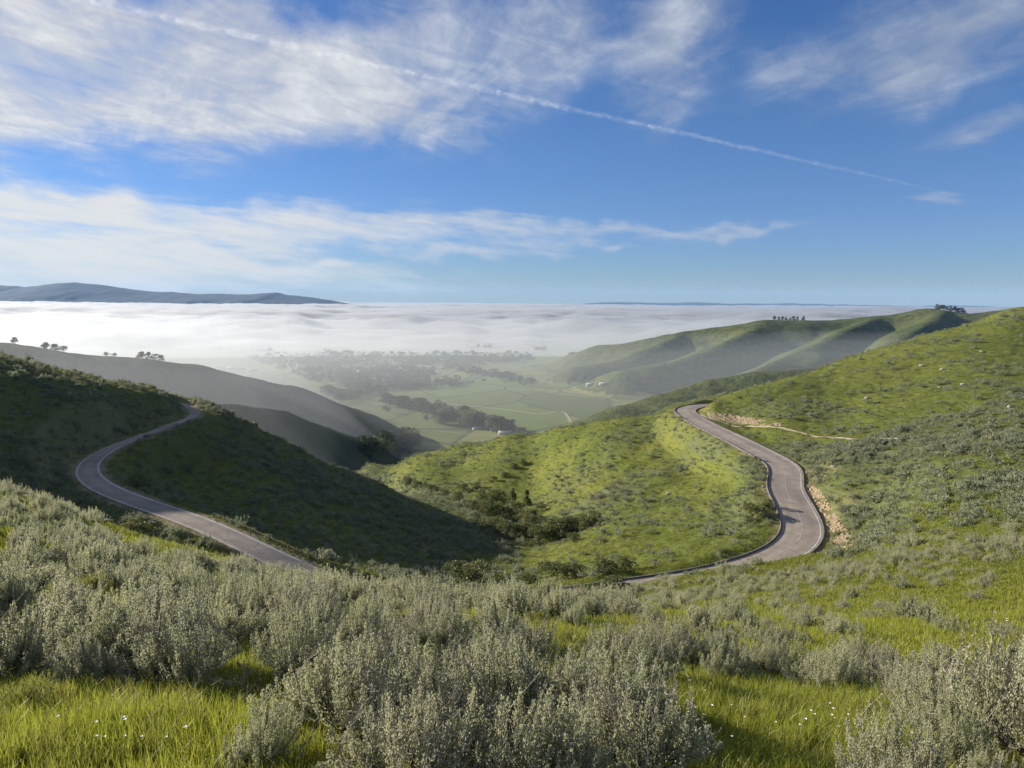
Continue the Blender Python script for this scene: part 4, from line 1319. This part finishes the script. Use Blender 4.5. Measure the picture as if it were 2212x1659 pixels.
# bushes of the ravine: (pixel, pixel of the base, height in pixels)
RAVINE = [(1065, 1150, 44, None), (1095, 1160, 40, None), (1130, 1165, 46, None), (1165, 1175, 46, None), (1200, 1165, 52, 'broad olive bush where the ravine meets the bright spur'),
          (1235, 1150, 40, None), (1262, 1140, 34, None), (1285, 1130, 28, None), (1100, 1125, 46, None), (1060, 1115, 44, None), (1020, 1105, 40, None), (1140, 1145, 40, None),
          (1075, 1085, 40, None), (1040, 1080, 36, None), (990, 1082, 30, None), (960, 1075, 28, None), (1000, 1062, 26, None), (930, 1062, 24, None), (900, 1052, 22, None), (880, 1045, 22, None),
          (1105, 1105, 34, None), (1150, 1125, 28, None), (1240, 1172, 24, None),
          (1090, 1030, 16, None), (1110, 1012, 18, None), (1130, 1003, 18, None), (1065, 1040, 16, None), (1030, 1056, 22, None), (1170, 1105, 20, None)]
for (u, v, hpx, lab) in RAVINE:
    x, y = far_hit(u, v); h = hpx * math.hypot(x, y) / FPX * (0.92 if v > 1110 else 0.72)
    tree('bush', x, y, h, lab or ('dark olive bush in the lower wooded ravine' if v > 1128 else 'dark olive bush in the upper wooded ravine' if v > 1060 else 'small dark bush in the upper gully of the green spur'), 'bushes in the ravine', 'bush', 'bush', 0.95, 0.15 * h)
for (u, v, hpx, lab) in [(1108, 1092, 42, 'left one of two pointed dark trees above the ravine bushes'), (1138, 1100, 46, 'right one of two pointed dark trees above the ravine bushes')]:
    x, y = far_hit(u, v); h = hpx * math.hypot(x, y) / FPX
    tree('conifer', x, y, h, lab, 'pointed trees by the ravine', 'pointed_tree', 'tree', 1.0, 0.05 * h)
# bushes along the foreground crest by the hidden road
for (u, v, Y, h, lab) in [(1030, 1275, 88, 3.2, 'yellowish bush beyond the crest at the head of the ravine'), (985, 1270, 90, 2.6, 'olive bush left of the yellowish one at the ravine head'), (1080, 1272, 86, 2.2, 'low green bush right of the yellowish one at the ravine head'),
                          (1195, 1268, 88, 2.6, 'round green bush near the end of the hill shadow'), (1235, 1262, 90, 2.2, 'brownish bush at the roadside below the bright spur'), (1300, 1262, 84, 2.4, 'dark bush at the inner edge of the road'),
                          (1340, 1255, 86, 2.2, 'reddish bush at the inner edge of the road beside the dark one'), (1140, 1272, 85, 1.8, 'small bush between the two roadside groups'), (1320, 1300, 60, 1.8, 'dark green bush just in front of the road end'),
                          (1270, 1290, 60, 1.4, 'low bush on the near roadside in front of the ravine'),
                          (350, 1125, 70, 1.9, 'yellow-tipped bush sticking up in front of the left road'), (280, 1075, 84, 1.6, 'dark bush at the inside bend of the left road'), (295, 1035, 104, 2.0, 'dark round bush on the shaded slope inside the left bend'),
                          (1622, 1160, 104, 2.4, 'dense yellow-green bush inside the right road bend'), (1655, 1150, 107, 1.5, 'small dark bush beside the dense one in the right bend')]:
    p = px_at(u, v, Y)
    tree('bush', p.x, p.y, h, lab, 'bushes beside the road', 'bush', 'bush', 0.95, 0.12 * h)

# valley trees: rows along the creek, round the farm, along the field edges
zones = [
    # (polyline, count, spread px, height m range, kinds, label, group)
    ([(760, 1005), (800, 985), (850, 972), (900, 975)], 24, 10, (15, 26), ('round', 'pale'), 'broad tree by the creek below the notch', 'creek trees'),
    ([(700, 905), (740, 915), (800, 940), (840, 962)], 13, 14, (9, 16), ('round',), 'dark tree on the wooded creek bank', 'trees on the creek bank'),
    ([(600, 925), (680, 945), (760, 968)], 12, 10, (6, 11), ('round',), 'dim tree at the foot of the hazy spur', 'trees under the hazy spur'),
    ([(830, 872), (880, 885), (940, 895)], 26, 6, (14, 24), ('round', 'tall'), 'tree in the row above the farm', 'trees in the row above the farm'),
    ([(945, 905), (990, 915), (1040, 925), (1100, 932)], 40, 9, (12, 25), ('round', 'pale', 'tall'), 'tree around the farm buildings', 'trees round the farm'),
    ([(700, 852), (740, 862), (790, 850), (830, 862)], 34, 9, (12, 22), ('round',), 'misty tree by the furrowed field', 'misty trees by the furrowed field'),
    ([(1230, 829), (1300, 826), (1390, 826)], 34, 4, (11, 19), ('round', 'tall'), 'tree in the dark grove on the far fields', 'trees of the far grove'),
    ([(1020, 806), (1080, 818), (1160, 832)], 28, 5, (11, 20), ('round', 'tall'), 'tree in the windbreak beside the woodland', 'trees of the windbreak'),
]
for line, cnt, sp_, hr, kinds, lab, grp in zones:
    L = spline([(a, b, 0) for a, b in line], 2.0)
    for q in range(cnt):
        p = L[int(rng.uniform(0, len(L) - 1))]
        x, y = far_hit(p[0] + rng.normal(0, sp_ * .7), p[1] + rng.normal(0, sp_ * .5))
        creek = 'creek' in grp
        if y > 4000 or y < (430 if creek else 850) or float(Zt(x, y)[0]) > VALLEY + (75 if creek else 14): continue
        kd = kinds[int(rng.integers(0, len(kinds)))]
        adj = {'round': 'dark round ', 'pale': 'pale broad ', 'tall': 'tall narrow '}[kd]
        l2 = adj + lab.replace('broad ', '').replace('dark ', '', 1) if lab.startswith(('broad', 'dark')) else adj + lab
        tree(kd, x, y, rng.uniform(*hr) * min(1.0, (y / 900) ** 1.2), l2, grp, 'valley_tree', 'tree')
for (u, v, h, kd, lab) in [(960, 918, 19, 'round', 'lone dark tree on the field left of the farm'), (920, 912, 12, 'tall', 'lone slim tree on the open field'), (1043, 925, 26, 'tall', 'tallest tree of the farm standing above its roofs'),
                           (838, 893, 14, 'round', 'single tree at the head of the row above the farm'), (905, 985, 16, 'pale', 'pale crown beside the spur end'), (958, 972, 9, 'round', 'small tree on the skyline of the spur end')]:
    x, y = far_hit(u, v)
    if y > 850: tree(kd, x, y, h, lab, None, 'valley_tree', 'tree')
# trees on the crests
for (u, Y, reg_lab, lab, grp, hh) in [(30, 800, 0, 'tiny lone tree at the left end of the misty ridge', None, 11)] + \
        [(q, 803, 0, 'small tree in the left cluster on the misty ridge', 'left cluster on the misty ridge', 9) for q in (90, 96, 112, 118, 133)] + \
        [(q, 818, 0, 'small tree in the middle cluster on the misty ridge', 'middle cluster on the misty ridge', 10) for q in (298, 305, 318, 334, 345)] + [(228, 812, 0, 'tiny low tree midway along the misty ridge', None, 5), (242, 812, 0, 'tiny round tree midway along the misty ridge', None, 5)] + \
        [(q, 2150, 1, 'small tree on the long crest of the far hills', 'trees on the far crest', 15) for q in (1672, 1682, 1690, 1697, 1706, 1714, 1722, 1735)] + \
        [(q, 2150, 1, 'small tree on the round summit of the far hills', 'trees on the far summit', 17) for q in (2022, 2030, 2036, 2043, 2051, 2060, 2068, 2076)]:
    d = px_dir(u, 700); a = math.atan2(d.x, d.y)
    ys = np.linspace(Y * 0.93, Y * 1.08, 60); xs = ys * math.tan(a)
    zs = Zt(xs, ys); k = int(np.argmax(zs / ys))
    hh *= rng.uniform(.7, 1.15); tree('tall' if hh > 8 else 'round', float(xs[k]), float(ys[k]), hh, lab, grp, 'ridge_tree', 'tree', 1.1, 0.22 * hh)

# the woodland that runs into the town
wood = [KINDS['round'][k][0] for k in range(3)] + [KINDS['tall'][k][0] for k in range(2)]
wx, wy = sector_points(16000, 1500, 3500, -36, 12, 1.5)
wz = Zt(wx, wy)
wu, wv = to_px(wx, wy, wz)
n_ = fbm(wx / 160, wy / 160, 4, 91)
inw = in_poly(wu, wv, [(520, 770), (700, 835), (800, 848), (880, 842), (960, 838), (1050, 826), (1130, 835), (1160, 830), (1010, 795), (1180, 775), (1180, 745), (400, 745)])
field = fbm(wx / 420, wy / 300, 3, 95)
wok = inw & (n_ > -0.02 - 0.35 * rng.uniform(0, 1, len(wx)) ** 3) & (wz < VALLEY + 12) & ((wv > 775) | (field > -0.25))
ws = np.exp(rng.normal(math.log(9.5), 0.3, wok.sum()))
scatter('woodland', np.stack([wx, wy, wz], 1)[wok], np.stack([ws * 1.1, ws * 1.1, ws], 1), rng.uniform(0, 6, wok.sum()), rng.integers(0, 5, wok.sum()), proto_coll('wood', wood),
        'dark woodland across the valley floor fading into the fog', 'woodland')
print('woodland', wok.sum())


# ------------------------------------------------------------------ farm and houses
def box_mesh(name, x0, x1, y0, y1, z0, z1, mat):
    V = [(x, y, z) for z in (z0, z1) for y in (y0, y1) for x in (x0, x1)]
    F = [(0, 2, 3, 1), (4, 5, 7, 6), (0, 1, 5, 4), (1, 3, 7, 5), (3, 2, 6, 7), (2, 0, 4, 6)]
    me = make_mesh(name, V, F, smooth=False); me.materials.append(mat); return me


def gable_mesh(name, lx, ly, h, rise, over, th, mat):
    a = lx / 2 + over; b = ly / 2 + over; dr = rise * over / (ly / 2)
    sec = [(-b, h - dr), (0, h + rise), (b, h - dr), (b, h - dr + th), (0, h + rise + th), (-b, h - dr + th)]
    V = [(x, s[0], s[1]) for x in (-a, a) for s in sec]
    F = [(i, (i + 1) % 6, 6 + (i + 1) % 6, 6 + i) for i in range(6)]
    F += [(0, 5, 4, 1), (1, 4, 3, 2), (6, 7, 10, 11), (7, 8, 9, 10)]
    me = make_mesh(name, V, F, smooth=False); me.materials.append(mat); return me


def wall_mesh(name, lx, ly, h, rise, mat):
    V = []
    for x in (-lx / 2, lx / 2):
        V += [(x, -ly / 2, -1), (x, ly / 2, -1), (x, ly / 2, h), (x, 0, h + rise), (x, -ly / 2, h)]
    F4 = [(0, 5, 9, 4), (1, 2, 7, 6), (0, 1, 6, 5), (0, 4, 3, 3), (0, 3, 2, 1), (5, 6, 7, 8), (5, 8, 9, 9)]
    bm = bmesh.new(); vs = [bm.verts.new(v) for v in V]
    for f in [(0, 5, 9, 4), (1, 2, 7, 6), (0, 1, 6, 5), (0, 4, 3, 2, 1), (5, 6, 7, 8, 9)]:
        bm.faces.new([vs[i] for i in f])
    bmesh.ops.recalc_face_normals(bm, faces=bm.faces)
    me = bpy.data.meshes.new(name); bm.to_mesh(me); bm.free(); me.materials.append(mat); return me


def house(name, u, v, lx, ly, h, rise, rz, roof, label, cat, group=None, windows=3):
    x, y = far_hit(u, v); z = float(Zt(x, y)[0])
    if y < 900: return
    o = empty(name, (x, y, z), rz)
    link('wall', wall_mesh('wall', lx, ly, h, rise, M['wall']), None, o)
    link('roof', gable_mesh('roof', lx, ly, h + 0.02, rise, 0.5, 0.18, M[roof]), None, o)
    wm = box_mesh('window', -0.6, 0.6, -0.05, 0.05, -0.7, 0.7, M['glass'])
    for q in range(windows):
        w = link('window', wm, None, o); w.location = (-lx / 2 + lx * (q + 0.5) / windows, -ly / 2 - 0.02, h * 0.58)
    d = link('door', box_mesh('door', -0.5, 0.5, -0.04, 0.04, 0, 2.1, M['wood']), None, o); d.location = (lx / 2 + 0.03, 0, 0); d.rotation_euler = (0, 0, R(90))
    tag(o, label, cat, group)


house('farmhouse', 1068, 930, 13, 7, 3, 2.2, R(14), 'roof', 'pale farmhouse in front of the tall farm trees', 'house')
house('barn', 1090, 938, 18, 8, 3, 2, R(8), 'roof', 'long pale barn nearest the green spur', 'barn')
house('farm_shed', 1030, 928, 13, 6, 2.6, 1.5, R(20), 'roof', 'low grey shed left of the farmhouse', 'shed')
house('farm_shed', 1128, 930, 12, 7, 3.2, 2, R(-6), 'roof2', 'small brown shed at the right end of the farm', 'shed')
house('barn', 1275, 833, 18, 8, 3.5, 2, R(5), 'roof', 'pale barn at the foot of the dark grove', 'barn')
house('barn', 1305, 832, 20, 7, 3, 2, R(5), 'roof', 'long low barn beside the dark grove', 'barn')
for q, (u, v) in enumerate([(845, 802), (870, 800), (890, 806), (805, 818), (1010, 768), (1030, 772), (1120, 757), (1020, 793), (500, 798), (520, 800), (470, 797), (545, 803), (1235, 766), (960, 781), (780, 806), (930, 796)]):
    house('house', u, v, rng.uniform(16, 34), rng.uniform(9, 14), 5, 3, rng.uniform(-.5, .5), 'roof' if q % 3 else 'roof2', 'pale house half hidden in the hazy woodland of the valley', 'house', 'houses in the hazy valley', 3)

# valley road and creek track
for nm, pl_, w, lab in (('valley_road', [(905, 866), (960, 872), (1020, 878), (1090, 885), (1160, 895), (1230, 906), (1300, 917)], 5.0, 'straight pale country road crossing the valley fields'),
                        ('farm_track', [(800, 916), (860, 925), (920, 930), (985, 936), (1040, 942)], 3.0, 'thin farm track along the field edge left of the farm')):
    L = []
    for p in pl_:
        x, y = far_hit(*p); L.append((x, y, 0))
    L = spline(L, 12.0); L = L[Zt(L[:, 0], L[:, 1]) < VALLEY + 8]; L[:, 2] = Zt(L[:, 0], L[:, 1]) + 0.5
    N_ = np.gradient(L[:, :2], axis=0); N_ /= np.linalg.norm(N_, axis=1)[:, None]; N_ = np.stack([N_[:, 1], -N_[:, 0]], 1)
    tag(ribbon(nm, L, N_, [-w / 2, 0, w / 2], [0, 0.1, 0], M['dirt']), lab, 'road', kind='structure')


# ------------------------------------------------------------------ rocks
def rock_mesh(seed, mat):
    g = np.random.default_rng(seed); bm = bmesh.new()
    bmesh.ops.create_icosphere(bm, subdivisions=2, radius=0.5)
    k = rand_unit(7, g)
    for v in bm.verts:
        p = np.array(v.co); s = 1.0
        for q in k:
            dd = p @ q * 2
            if dd > 0.72: s = min(s, 0.72 / dd)
        v.co = Vector(p * s * g.uniform(0.96, 1.04))
    me = bpy.data.meshes.new('rock'); bm.to_mesh(me); bm.free(); me.materials.append(mat)
    return me


ROCKS = [rock_mesh(600 + k, M['rock']) for k in range(4)]; STONES = [rock_mesh(610 + k, M['stone']) for k in range(3)]
bx, by_ = sector_points(60000, 80, 235, 5, 30, 2.0)
bz, _, bb = terrain(bx, by_)
brd, _, brh = road_dist(bx, by_)
bok = np.where((bb > 0.55) & (bx > 25) & (brd > brh + 0.7))[0]
bok = bok[: 900]
bsz = rng.uniform(0.22, 0.85, len(bok)) ** 1.8 * 0.8
scatter('bank_rubble', np.stack([bx, by_, bz], 1)[bok], np.stack([bsz * 1.3, bsz, bsz * .8], 1), rng.uniform(0, 6, len(bok)), rng.integers(0, 4, len(bok)), proto_coll('rubble', ROCKS),
        'tan broken rock of the cut bank along the right road', 'rubble')
for q, (u, v, s_, lab) in enumerate([(1873, 861, 1.2, 'pale boulder alone on the upper right hillside'), (1990, 792, 1.6, 'dark outcrop high on the right hillside'), (2035, 800, 1.2, 'flat stone beside the high outcrop'), (2080, 832, 1.3, 'low outcrop lower on the right hillside'),
                                     (2120, 760, .9, 'small stone near the right edge of the upper hillside'), (1445, 1068, .9, 'pale stone on the green spur below the road'), (2030, 838, .7, 'small pale stone below the high outcrop'), (1660, 868, .8, 'little stone above the cut bank of the far bend'),
                                     (2180, 880, .9, 'grey stone at the upper edge of the sagebrush on the right hill'), (1800, 1010, .8, 'tan stone among the sagebrush right of the road')]):
    x, y = far_hit(u, v); z = float(Zt(x, y)[0])
    o = link('boulder', STONES[q % 3]); o.location = (x, y, z + s_ * .12); o.scale = (s_ * 1.3, s_, s_ * .7); o.rotation_euler = (0, 0, q * 1.3)
    tag(o, lab, 'boulder')

# ------------------------------------------------------------------ guard rail on the left road, barrier on the footpath
gs_, ge_ = int(.285 * len(ROAD)), int(.40 * len(ROAD))
gl_ = ROAD[gs_:ge_].copy(); gn_ = ROAD_N[gs_:ge_]; gh_ = HALF[gs_:ge_]
side_g = -1.0
gx_ = gl_[:, 0] + gn_[:, 0] * side_g * (gh_ + 0.8); gy_ = gl_[:, 1] + gn_[:, 1] * side_g * (gh_ + 0.8)
gline = np.stack([gx_, gy_, gl_[:, 2]], 1)
g0 = empty('guard_rail', tuple(gline[0]))
rel = gline - gline[0]
for zz in (0.42,):
    me = make_mesh('rail', *tubes((rel + np.array([0, 0, zz]))[None], np.full((1, len(rel)), 0.045), 4)); me.materials.append(M['wood']); link('rail', me, None, g0)
pm = box_mesh('post', -.06, .06, -.06, .06, -.5, .48, M['wood'])
for q in range(0, len(rel), 4):
    p = link('post', pm, None, g0); p.location = tuple(rel[q])
tag(g0, 'low weathered rail along the outer edge of the left road', 'guard rail')
a_ = P(1905, 953, 131); b_ = P(1945, 952, 127)
az_, bz_ = float(Zt(a_[0], a_[1])[0]), float(Zt(b_[0], b_[1])[0])
g1 = empty('barrier', (a_[0], a_[1], az_))
dv = np.array([b_[0] - a_[0], b_[1] - a_[1], bz_ - az_])
me = make_mesh('rail', *tubes(np.stack([np.array([0, 0, .6]), dv * .5 + np.array([0, 0, .6]), dv + np.array([0, 0, .6])])[None], np.full((1, 3), 0.08), 4)); me.materials.append(M['stone']); link('rail', me, None, g1)
pm2 = box_mesh('post', -.1, .1, -.1, .1, -.4, .8, M['stone'])
for q in (0, 1):
    p = link('post', pm2, None, g1); p.location = tuple(dv * q)
tag(g1, 'short pale barrier at the end of the footpath on the right hill', 'barrier')


# ------------------------------------------------------------------ mountains far behind the fog
def mountain(name, prof, Y, depth, lab):
    """ridge with a rough face; profile in pixels"""
    W = np.array([P(u, v, Y) for u, v in prof])
    xs = np.linspace(W[0, 0], W[-1, 0], 360)
    crest = np.interp(xs, W[:, 0], W[:, 2])
    crest = crest + fbm(xs / 350, xs * 0, 4, 7) * 14 * (depth / 2000)
    rows = np.linspace(-1, 1, 41)
    V = []
    for q in rows:
        f = 1 - abs(q) ** 1.15
        yy = Y + q * depth + 260 * fbm(xs / 900, xs * 0 + q * 2, 3, 3) * (1 - f)
        z = -210 + (crest + 210) * f + 70 * fbm(xs / 420, yy / 420, 4, 13) * f * (1 - f) * 2.2
        V.append(np.stack([xs, yy, z], 1))
    V = np.stack(V); r_, c_ = V.shape[:2]
    i = np.arange(r_ - 1)[:, None] * c_; j = np.arange(c_ - 1)[None]
    F = np.stack([i + j, i + j + 1, i + c_ + j + 1, i + c_ + j], -1).reshape(-1, 4)
    tag(link(name, make_mesh(name, V.reshape(-1, 3), F), M['mount']), lab, 'mountains', kind='structure')


mountain('mountain_range', [(-700, 640), (-400, 622), (-200, 612), (0, 617), (55, 620), (100, 614), (160, 609), (230, 616), (300, 626), (370, 631), (430, 636), (520, 636), (600, 632), (640, 638), (690, 645), (760, 656), (840, 664)],
         14000, 2600, 'dark blue mountain range rising behind the fog at left')
mountain('far_coast_hills', [(1200, 664), (1270, 655), (1340, 652), (1430, 655), (1500, 653), (1600, 656), (1700, 655), (1820, 658), (1950, 661), (2080, 660), (2160, 663), (2300, 664), (2500, 664)],
         24000, 3000, 'thin blue line of hills on the horizon at right')


# ------------------------------------------------------------------ fog bank, valley mist, haze, contrail
def volume_mat(name, col, dens, aniso):
    m, t = new_mat(name)
    v = t.node('ShaderNodeVolumePrincipled')
    v.inputs['Color'].default_value = (*col, 1); v.inputs['Density'].default_value = dens; v.inputs['Anisotropy'].default_value = aniso
    o = t.node('ShaderNodeOutputMaterial'); t.put(o.inputs['Volume'], v.outputs[0])
    return m


def closed_layer(name, az, rr, top, bottom, mat):
    """closed body between two height functions on a polar grid"""
    a = np.radians(az)
    X = rr[:, None] * np.sin(a)[None]; Y = rr[:, None] * np.cos(a)[None]
    nr, na = X.shape
    zt = top(X, Y); zb = np.minimum(bottom(X, Y), zt - 0.5)
    V = np.concatenate([np.stack([X, Y, zt], -1).reshape(-1, 3), np.stack([X, Y, zb], -1).reshape(-1, 3)])
    n = nr * na
    i = np.arange(nr - 1)[:, None] * na; j = np.arange(na - 1)[None]
    Ft = np.stack([i + j, i + j + 1, i + na + j + 1, i + na + j], -1).reshape(-1, 4)[:, ::-1]
    Fb = Ft[:, ::-1] + n
    rim = np.concatenate([np.arange(na), np.arange(2 * na - 1, n, na), np.arange(n - 2, n - na - 1, -1), np.arange(n - 2 * na, 0, -na)])
    r2 = np.roll(rim, -1)
    Fs = np.stack([rim, r2, r2 + n, rim + n], 1)
    me = make_mesh(name, V, np.concatenate([Ft, Fb, Fs]), smooth=False)
    bm = bmesh.new(); bm.from_mesh(me); bmesh.ops.recalc_face_normals(bm, faces=bm.faces); bm.to_mesh(me); bm.free()
    return link(name, me, mat)


FOG_TOP = -66.0


def fog_top(X, Y):
    r = np.hypot(X, Y); a = np.degrees(np.arctan2(X, Y))
    near = 3050 + 350 * fbm(a / 6, r * 0 + 3, 3, 41) + 420 * fbm(X / 380, Y / 420, 4, 42)
    f = sstep(0, 2100, r - near) ** 0.75
    n = 26 * fbm(X / 1100, Y / 800, 3, 43) + 24 * (1 - np.abs(fbm(X / 330, Y / 300, 4, 44)) * 2.4) * sstep(0, .4, f)
    n += 11 * fbm(X / 95, Y / 95, 4, 45) + 60 * np.maximum(0, fbm(X / 2300, Y / 1900, 4, 46) - 0.05) * sstep(5000, 9000, r)
    return -188 + (FOG_TOP + 188 - 8) * f + n * f


def fog_bottom(X, Y):
    r = np.hypot(X, Y)
    return -194 + 0 * X


fog = closed_layer('fog_bank', np.concatenate([np.linspace(-85, -40, 50, endpoint=False), np.linspace(-40, 40, 420), np.linspace(40.5, 75, 40)]), np.concatenate([np.geomspace(2700, 9000, 190, endpoint=False), np.geomspace(9000, 29000, 90)]), fog_top, fog_bottom,
                   volume_mat('fog', (0.54, 0.55, 0.57), 0.0110, 0.42))
tag(fog, 'white sea of fog filling the far valley up to the horizon', 'fog', kind='stuff')


def mist_top(X, Y):
    r = np.hypot(X, Y); a = np.degrees(np.arctan2(X, Y))
    lev = np.interp(a, [-80, -30, -8, 8, 20, 60], [-62, -62, -84, -92, -68, -58])
    f = sstep(380, 1100, r)
    return -190 + (lev + 190) * f + 6 * fbm(X / 300, Y / 300, 3, 61) * f - 60 * sstep(4200, 5200, r)


mist = closed_layer('valley_mist', np.linspace(-80, 60, 160), np.geomspace(400, 5400, 80), mist_top, lambda X, Y: np.full(X.shape, -203.5), volume_mat('mist', (0.87, 0.90, 0.92), 0.00031, 0.35))
def glare_top(X, Y):
    r = np.hypot(X, Y); a = np.degrees(np.arctan2(X, Y))
    lev = np.interp(a, [-85, -34, -20, -14, -8, -5, -4], [-18, -22, -34, -78, -160, -203, -204])
    f = sstep(165, 330, r); lev = np.maximum(lev - 120 * sstep(640, 1250, r), -204)
    return -190 + (lev + 190) * f + 8 * fbm(X / 160, Y / 160, 3, 62) * f - 120 * sstep(2600, 3600, r)


mist2 = closed_layer('ridge_mist', np.linspace(-85, -4, 120), np.geomspace(200, 3600, 80), glare_top, lambda X, Y: np.full(X.shape, -203.9), volume_mat('ridge_mist', (0.49, 0.505, 0.52), 0.00078, 0.25))
tag(mist2, 'sunlit grey mist hanging round the ridges on the left', 'mist', kind='stuff')
tag(mist, 'thin grey mist lying in the valley below the fog', 'mist', kind='stuff')

hz0, hz1, hxy = -206.0, 480.0, 30500.0
hm = box_mesh('haze', -hxy, hxy, -hxy, hxy, hz0, hz1, volume_mat('haze', (0.38, 0.62, 1.0), 0.000021, 0.0))
bm = bmesh.new(); bm.from_mesh(hm); bmesh.ops.recalc_face_normals(bm, faces=bm.faces); bm.to_mesh(hm); bm.free()
tag(link('haze', hm), 'pale blue haze in the air over the whole landscape', 'haze', kind='stuff')


def contrail():
    alt = 9000.0
    d0 = px_dir(-150, -76); d1 = px_dir(2170, 444)
    p0 = np.array(d0 * (alt / d0.z)); p1 = np.array(d1 * (alt / d1.z))
    n, k = 420, 14
    t = np.linspace(0, 1, n)
    t = t ** 1.5
    L = p0[None] + (p1 - p0)[None] * t[:, None]
    ax = (p1 - p0) / np.linalg.norm(p1 - p0); sd = np.cross(ax, [0, 0, 1.0]); sd /= np.linalg.norm(sd)
    s_m = np.linalg.norm(p1 - p0) * t
    w = (215 + 90 * fbm(s_m / 900, s_m * 0, 4, 3)) * (1 - 0.45 * sstep(0.62, 1.0, t))
    off = 130 * fbm(s_m / 2600, s_m * 0, 3, 5)
    V = []
    for q in range(k):
        an = 2 * math.pi * q / k
        rr_ = 1 + 0.5 * fbm(s_m / 260, s_m * 0 + q * 0.7, 3, 9)
        V.append(L + sd[None] * (math.cos(an) * w * rr_ + off)[:, None] + np.array([0, 0, 1.0])[None] * (math.sin(an) * w * 0.75 * rr_)[:, None])
    V = np.stack(V, 1)
    idx = np.arange(n * k).reshape(n, k)
    F = np.stack([idx[:-1], np.roll(idx, -1, 1)[:-1], np.roll(idx, -1, 1)[1:], idx[1:]], -1).reshape(-1, 4)
    me = make_mesh('contrail', V.reshape(-1, 3), F)
    add_attr(me, 'fade', np.repeat(sstep(0, .03, t) * (1 - 0.65 * sstep(.6, 1.0, t)), k))
    m, tt = new_mat('contrail_ice')
    pos = tt.node('ShaderNodeNewGeometry').outputs['Position']
    nz_ = tt.noise(pos, 0.0028, 8, 0.7)
    lw = tt.node('ShaderNodeLayerWeight'); lw.inputs[0].default_value = 0.5
    core = tt.smooth(lw.outputs['Facing'], 0.0, 0.85, 1.0, 0.0)
    al = tt.math('MULTIPLY', tt.math('MULTIPLY', core, tt.smooth(nz_, 0.40, 0.82, 0.015, 0.27)), tt.attr('fade'))
    di = tt.node('ShaderNodeBsdfDiffuse'); di.inputs[0].default_value = (.9, .9, .9, 1)
    tl = tt.node('ShaderNodeBsdfTranslucent'); tl.inputs[0].default_value = (.9, .9, .9, 1)
    m1 = tt.node('ShaderNodeMixShader'); m1.inputs[0].default_value = 0.5; tt.put(m1.inputs[1], di.outputs[0]); tt.put(m1.inputs[2], tl.outputs[0])
    tp = tt.node('ShaderNodeBsdfTransparent')
    m2 = tt.node('ShaderNodeMixShader'); tt.put(m2.inputs[0], al); tt.put(m2.inputs[1], tp.outputs[0]); tt.put(m2.inputs[2], m1.outputs[0])
    finish(tt, m2.outputs[0])
    tag(link('contrail', me, m), 'long thin white contrail slanting down across the sky to the right', 'contrail', kind='stuff')


contrail()


# ------------------------------------------------------------------ labels: alike things are told apart by their order
def settle_labels():
    by = {}
    for o in C.objects:
        if o.parent is None and o.get('label') and o.get('kind') is None:
            by.setdefault(o['label'], []).append(o)
    words = ['first', 'second', 'third', 'fourth', 'fifth', 'sixth', 'seventh', 'eighth', 'ninth', 'tenth', 'eleventh', 'twelfth',
             'thirteenth', 'fourteenth', 'fifteenth', 'sixteenth', 'seventeenth', 'eighteenth', 'nineteenth', 'twentieth']
    words += ['twenty-' + w for w in words[:9]] + ['thirtieth'] + ['thirty-' + w for w in words[:9]] + ['fortieth']
    for lab, os_ in by.items():
        n = len(os_)
        if n < 2 or n > 40: continue
        os_.sort(key=lambda o: o.location.x / max(o.location.y, 0.1))
        for q, o in enumerate(os_):
            e = 'leftmost such' if q == 0 else 'rightmost such' if q == n - 1 else words[q] + ' such from left'
            o['label'] = lab + ', ' + e


settle_labels()
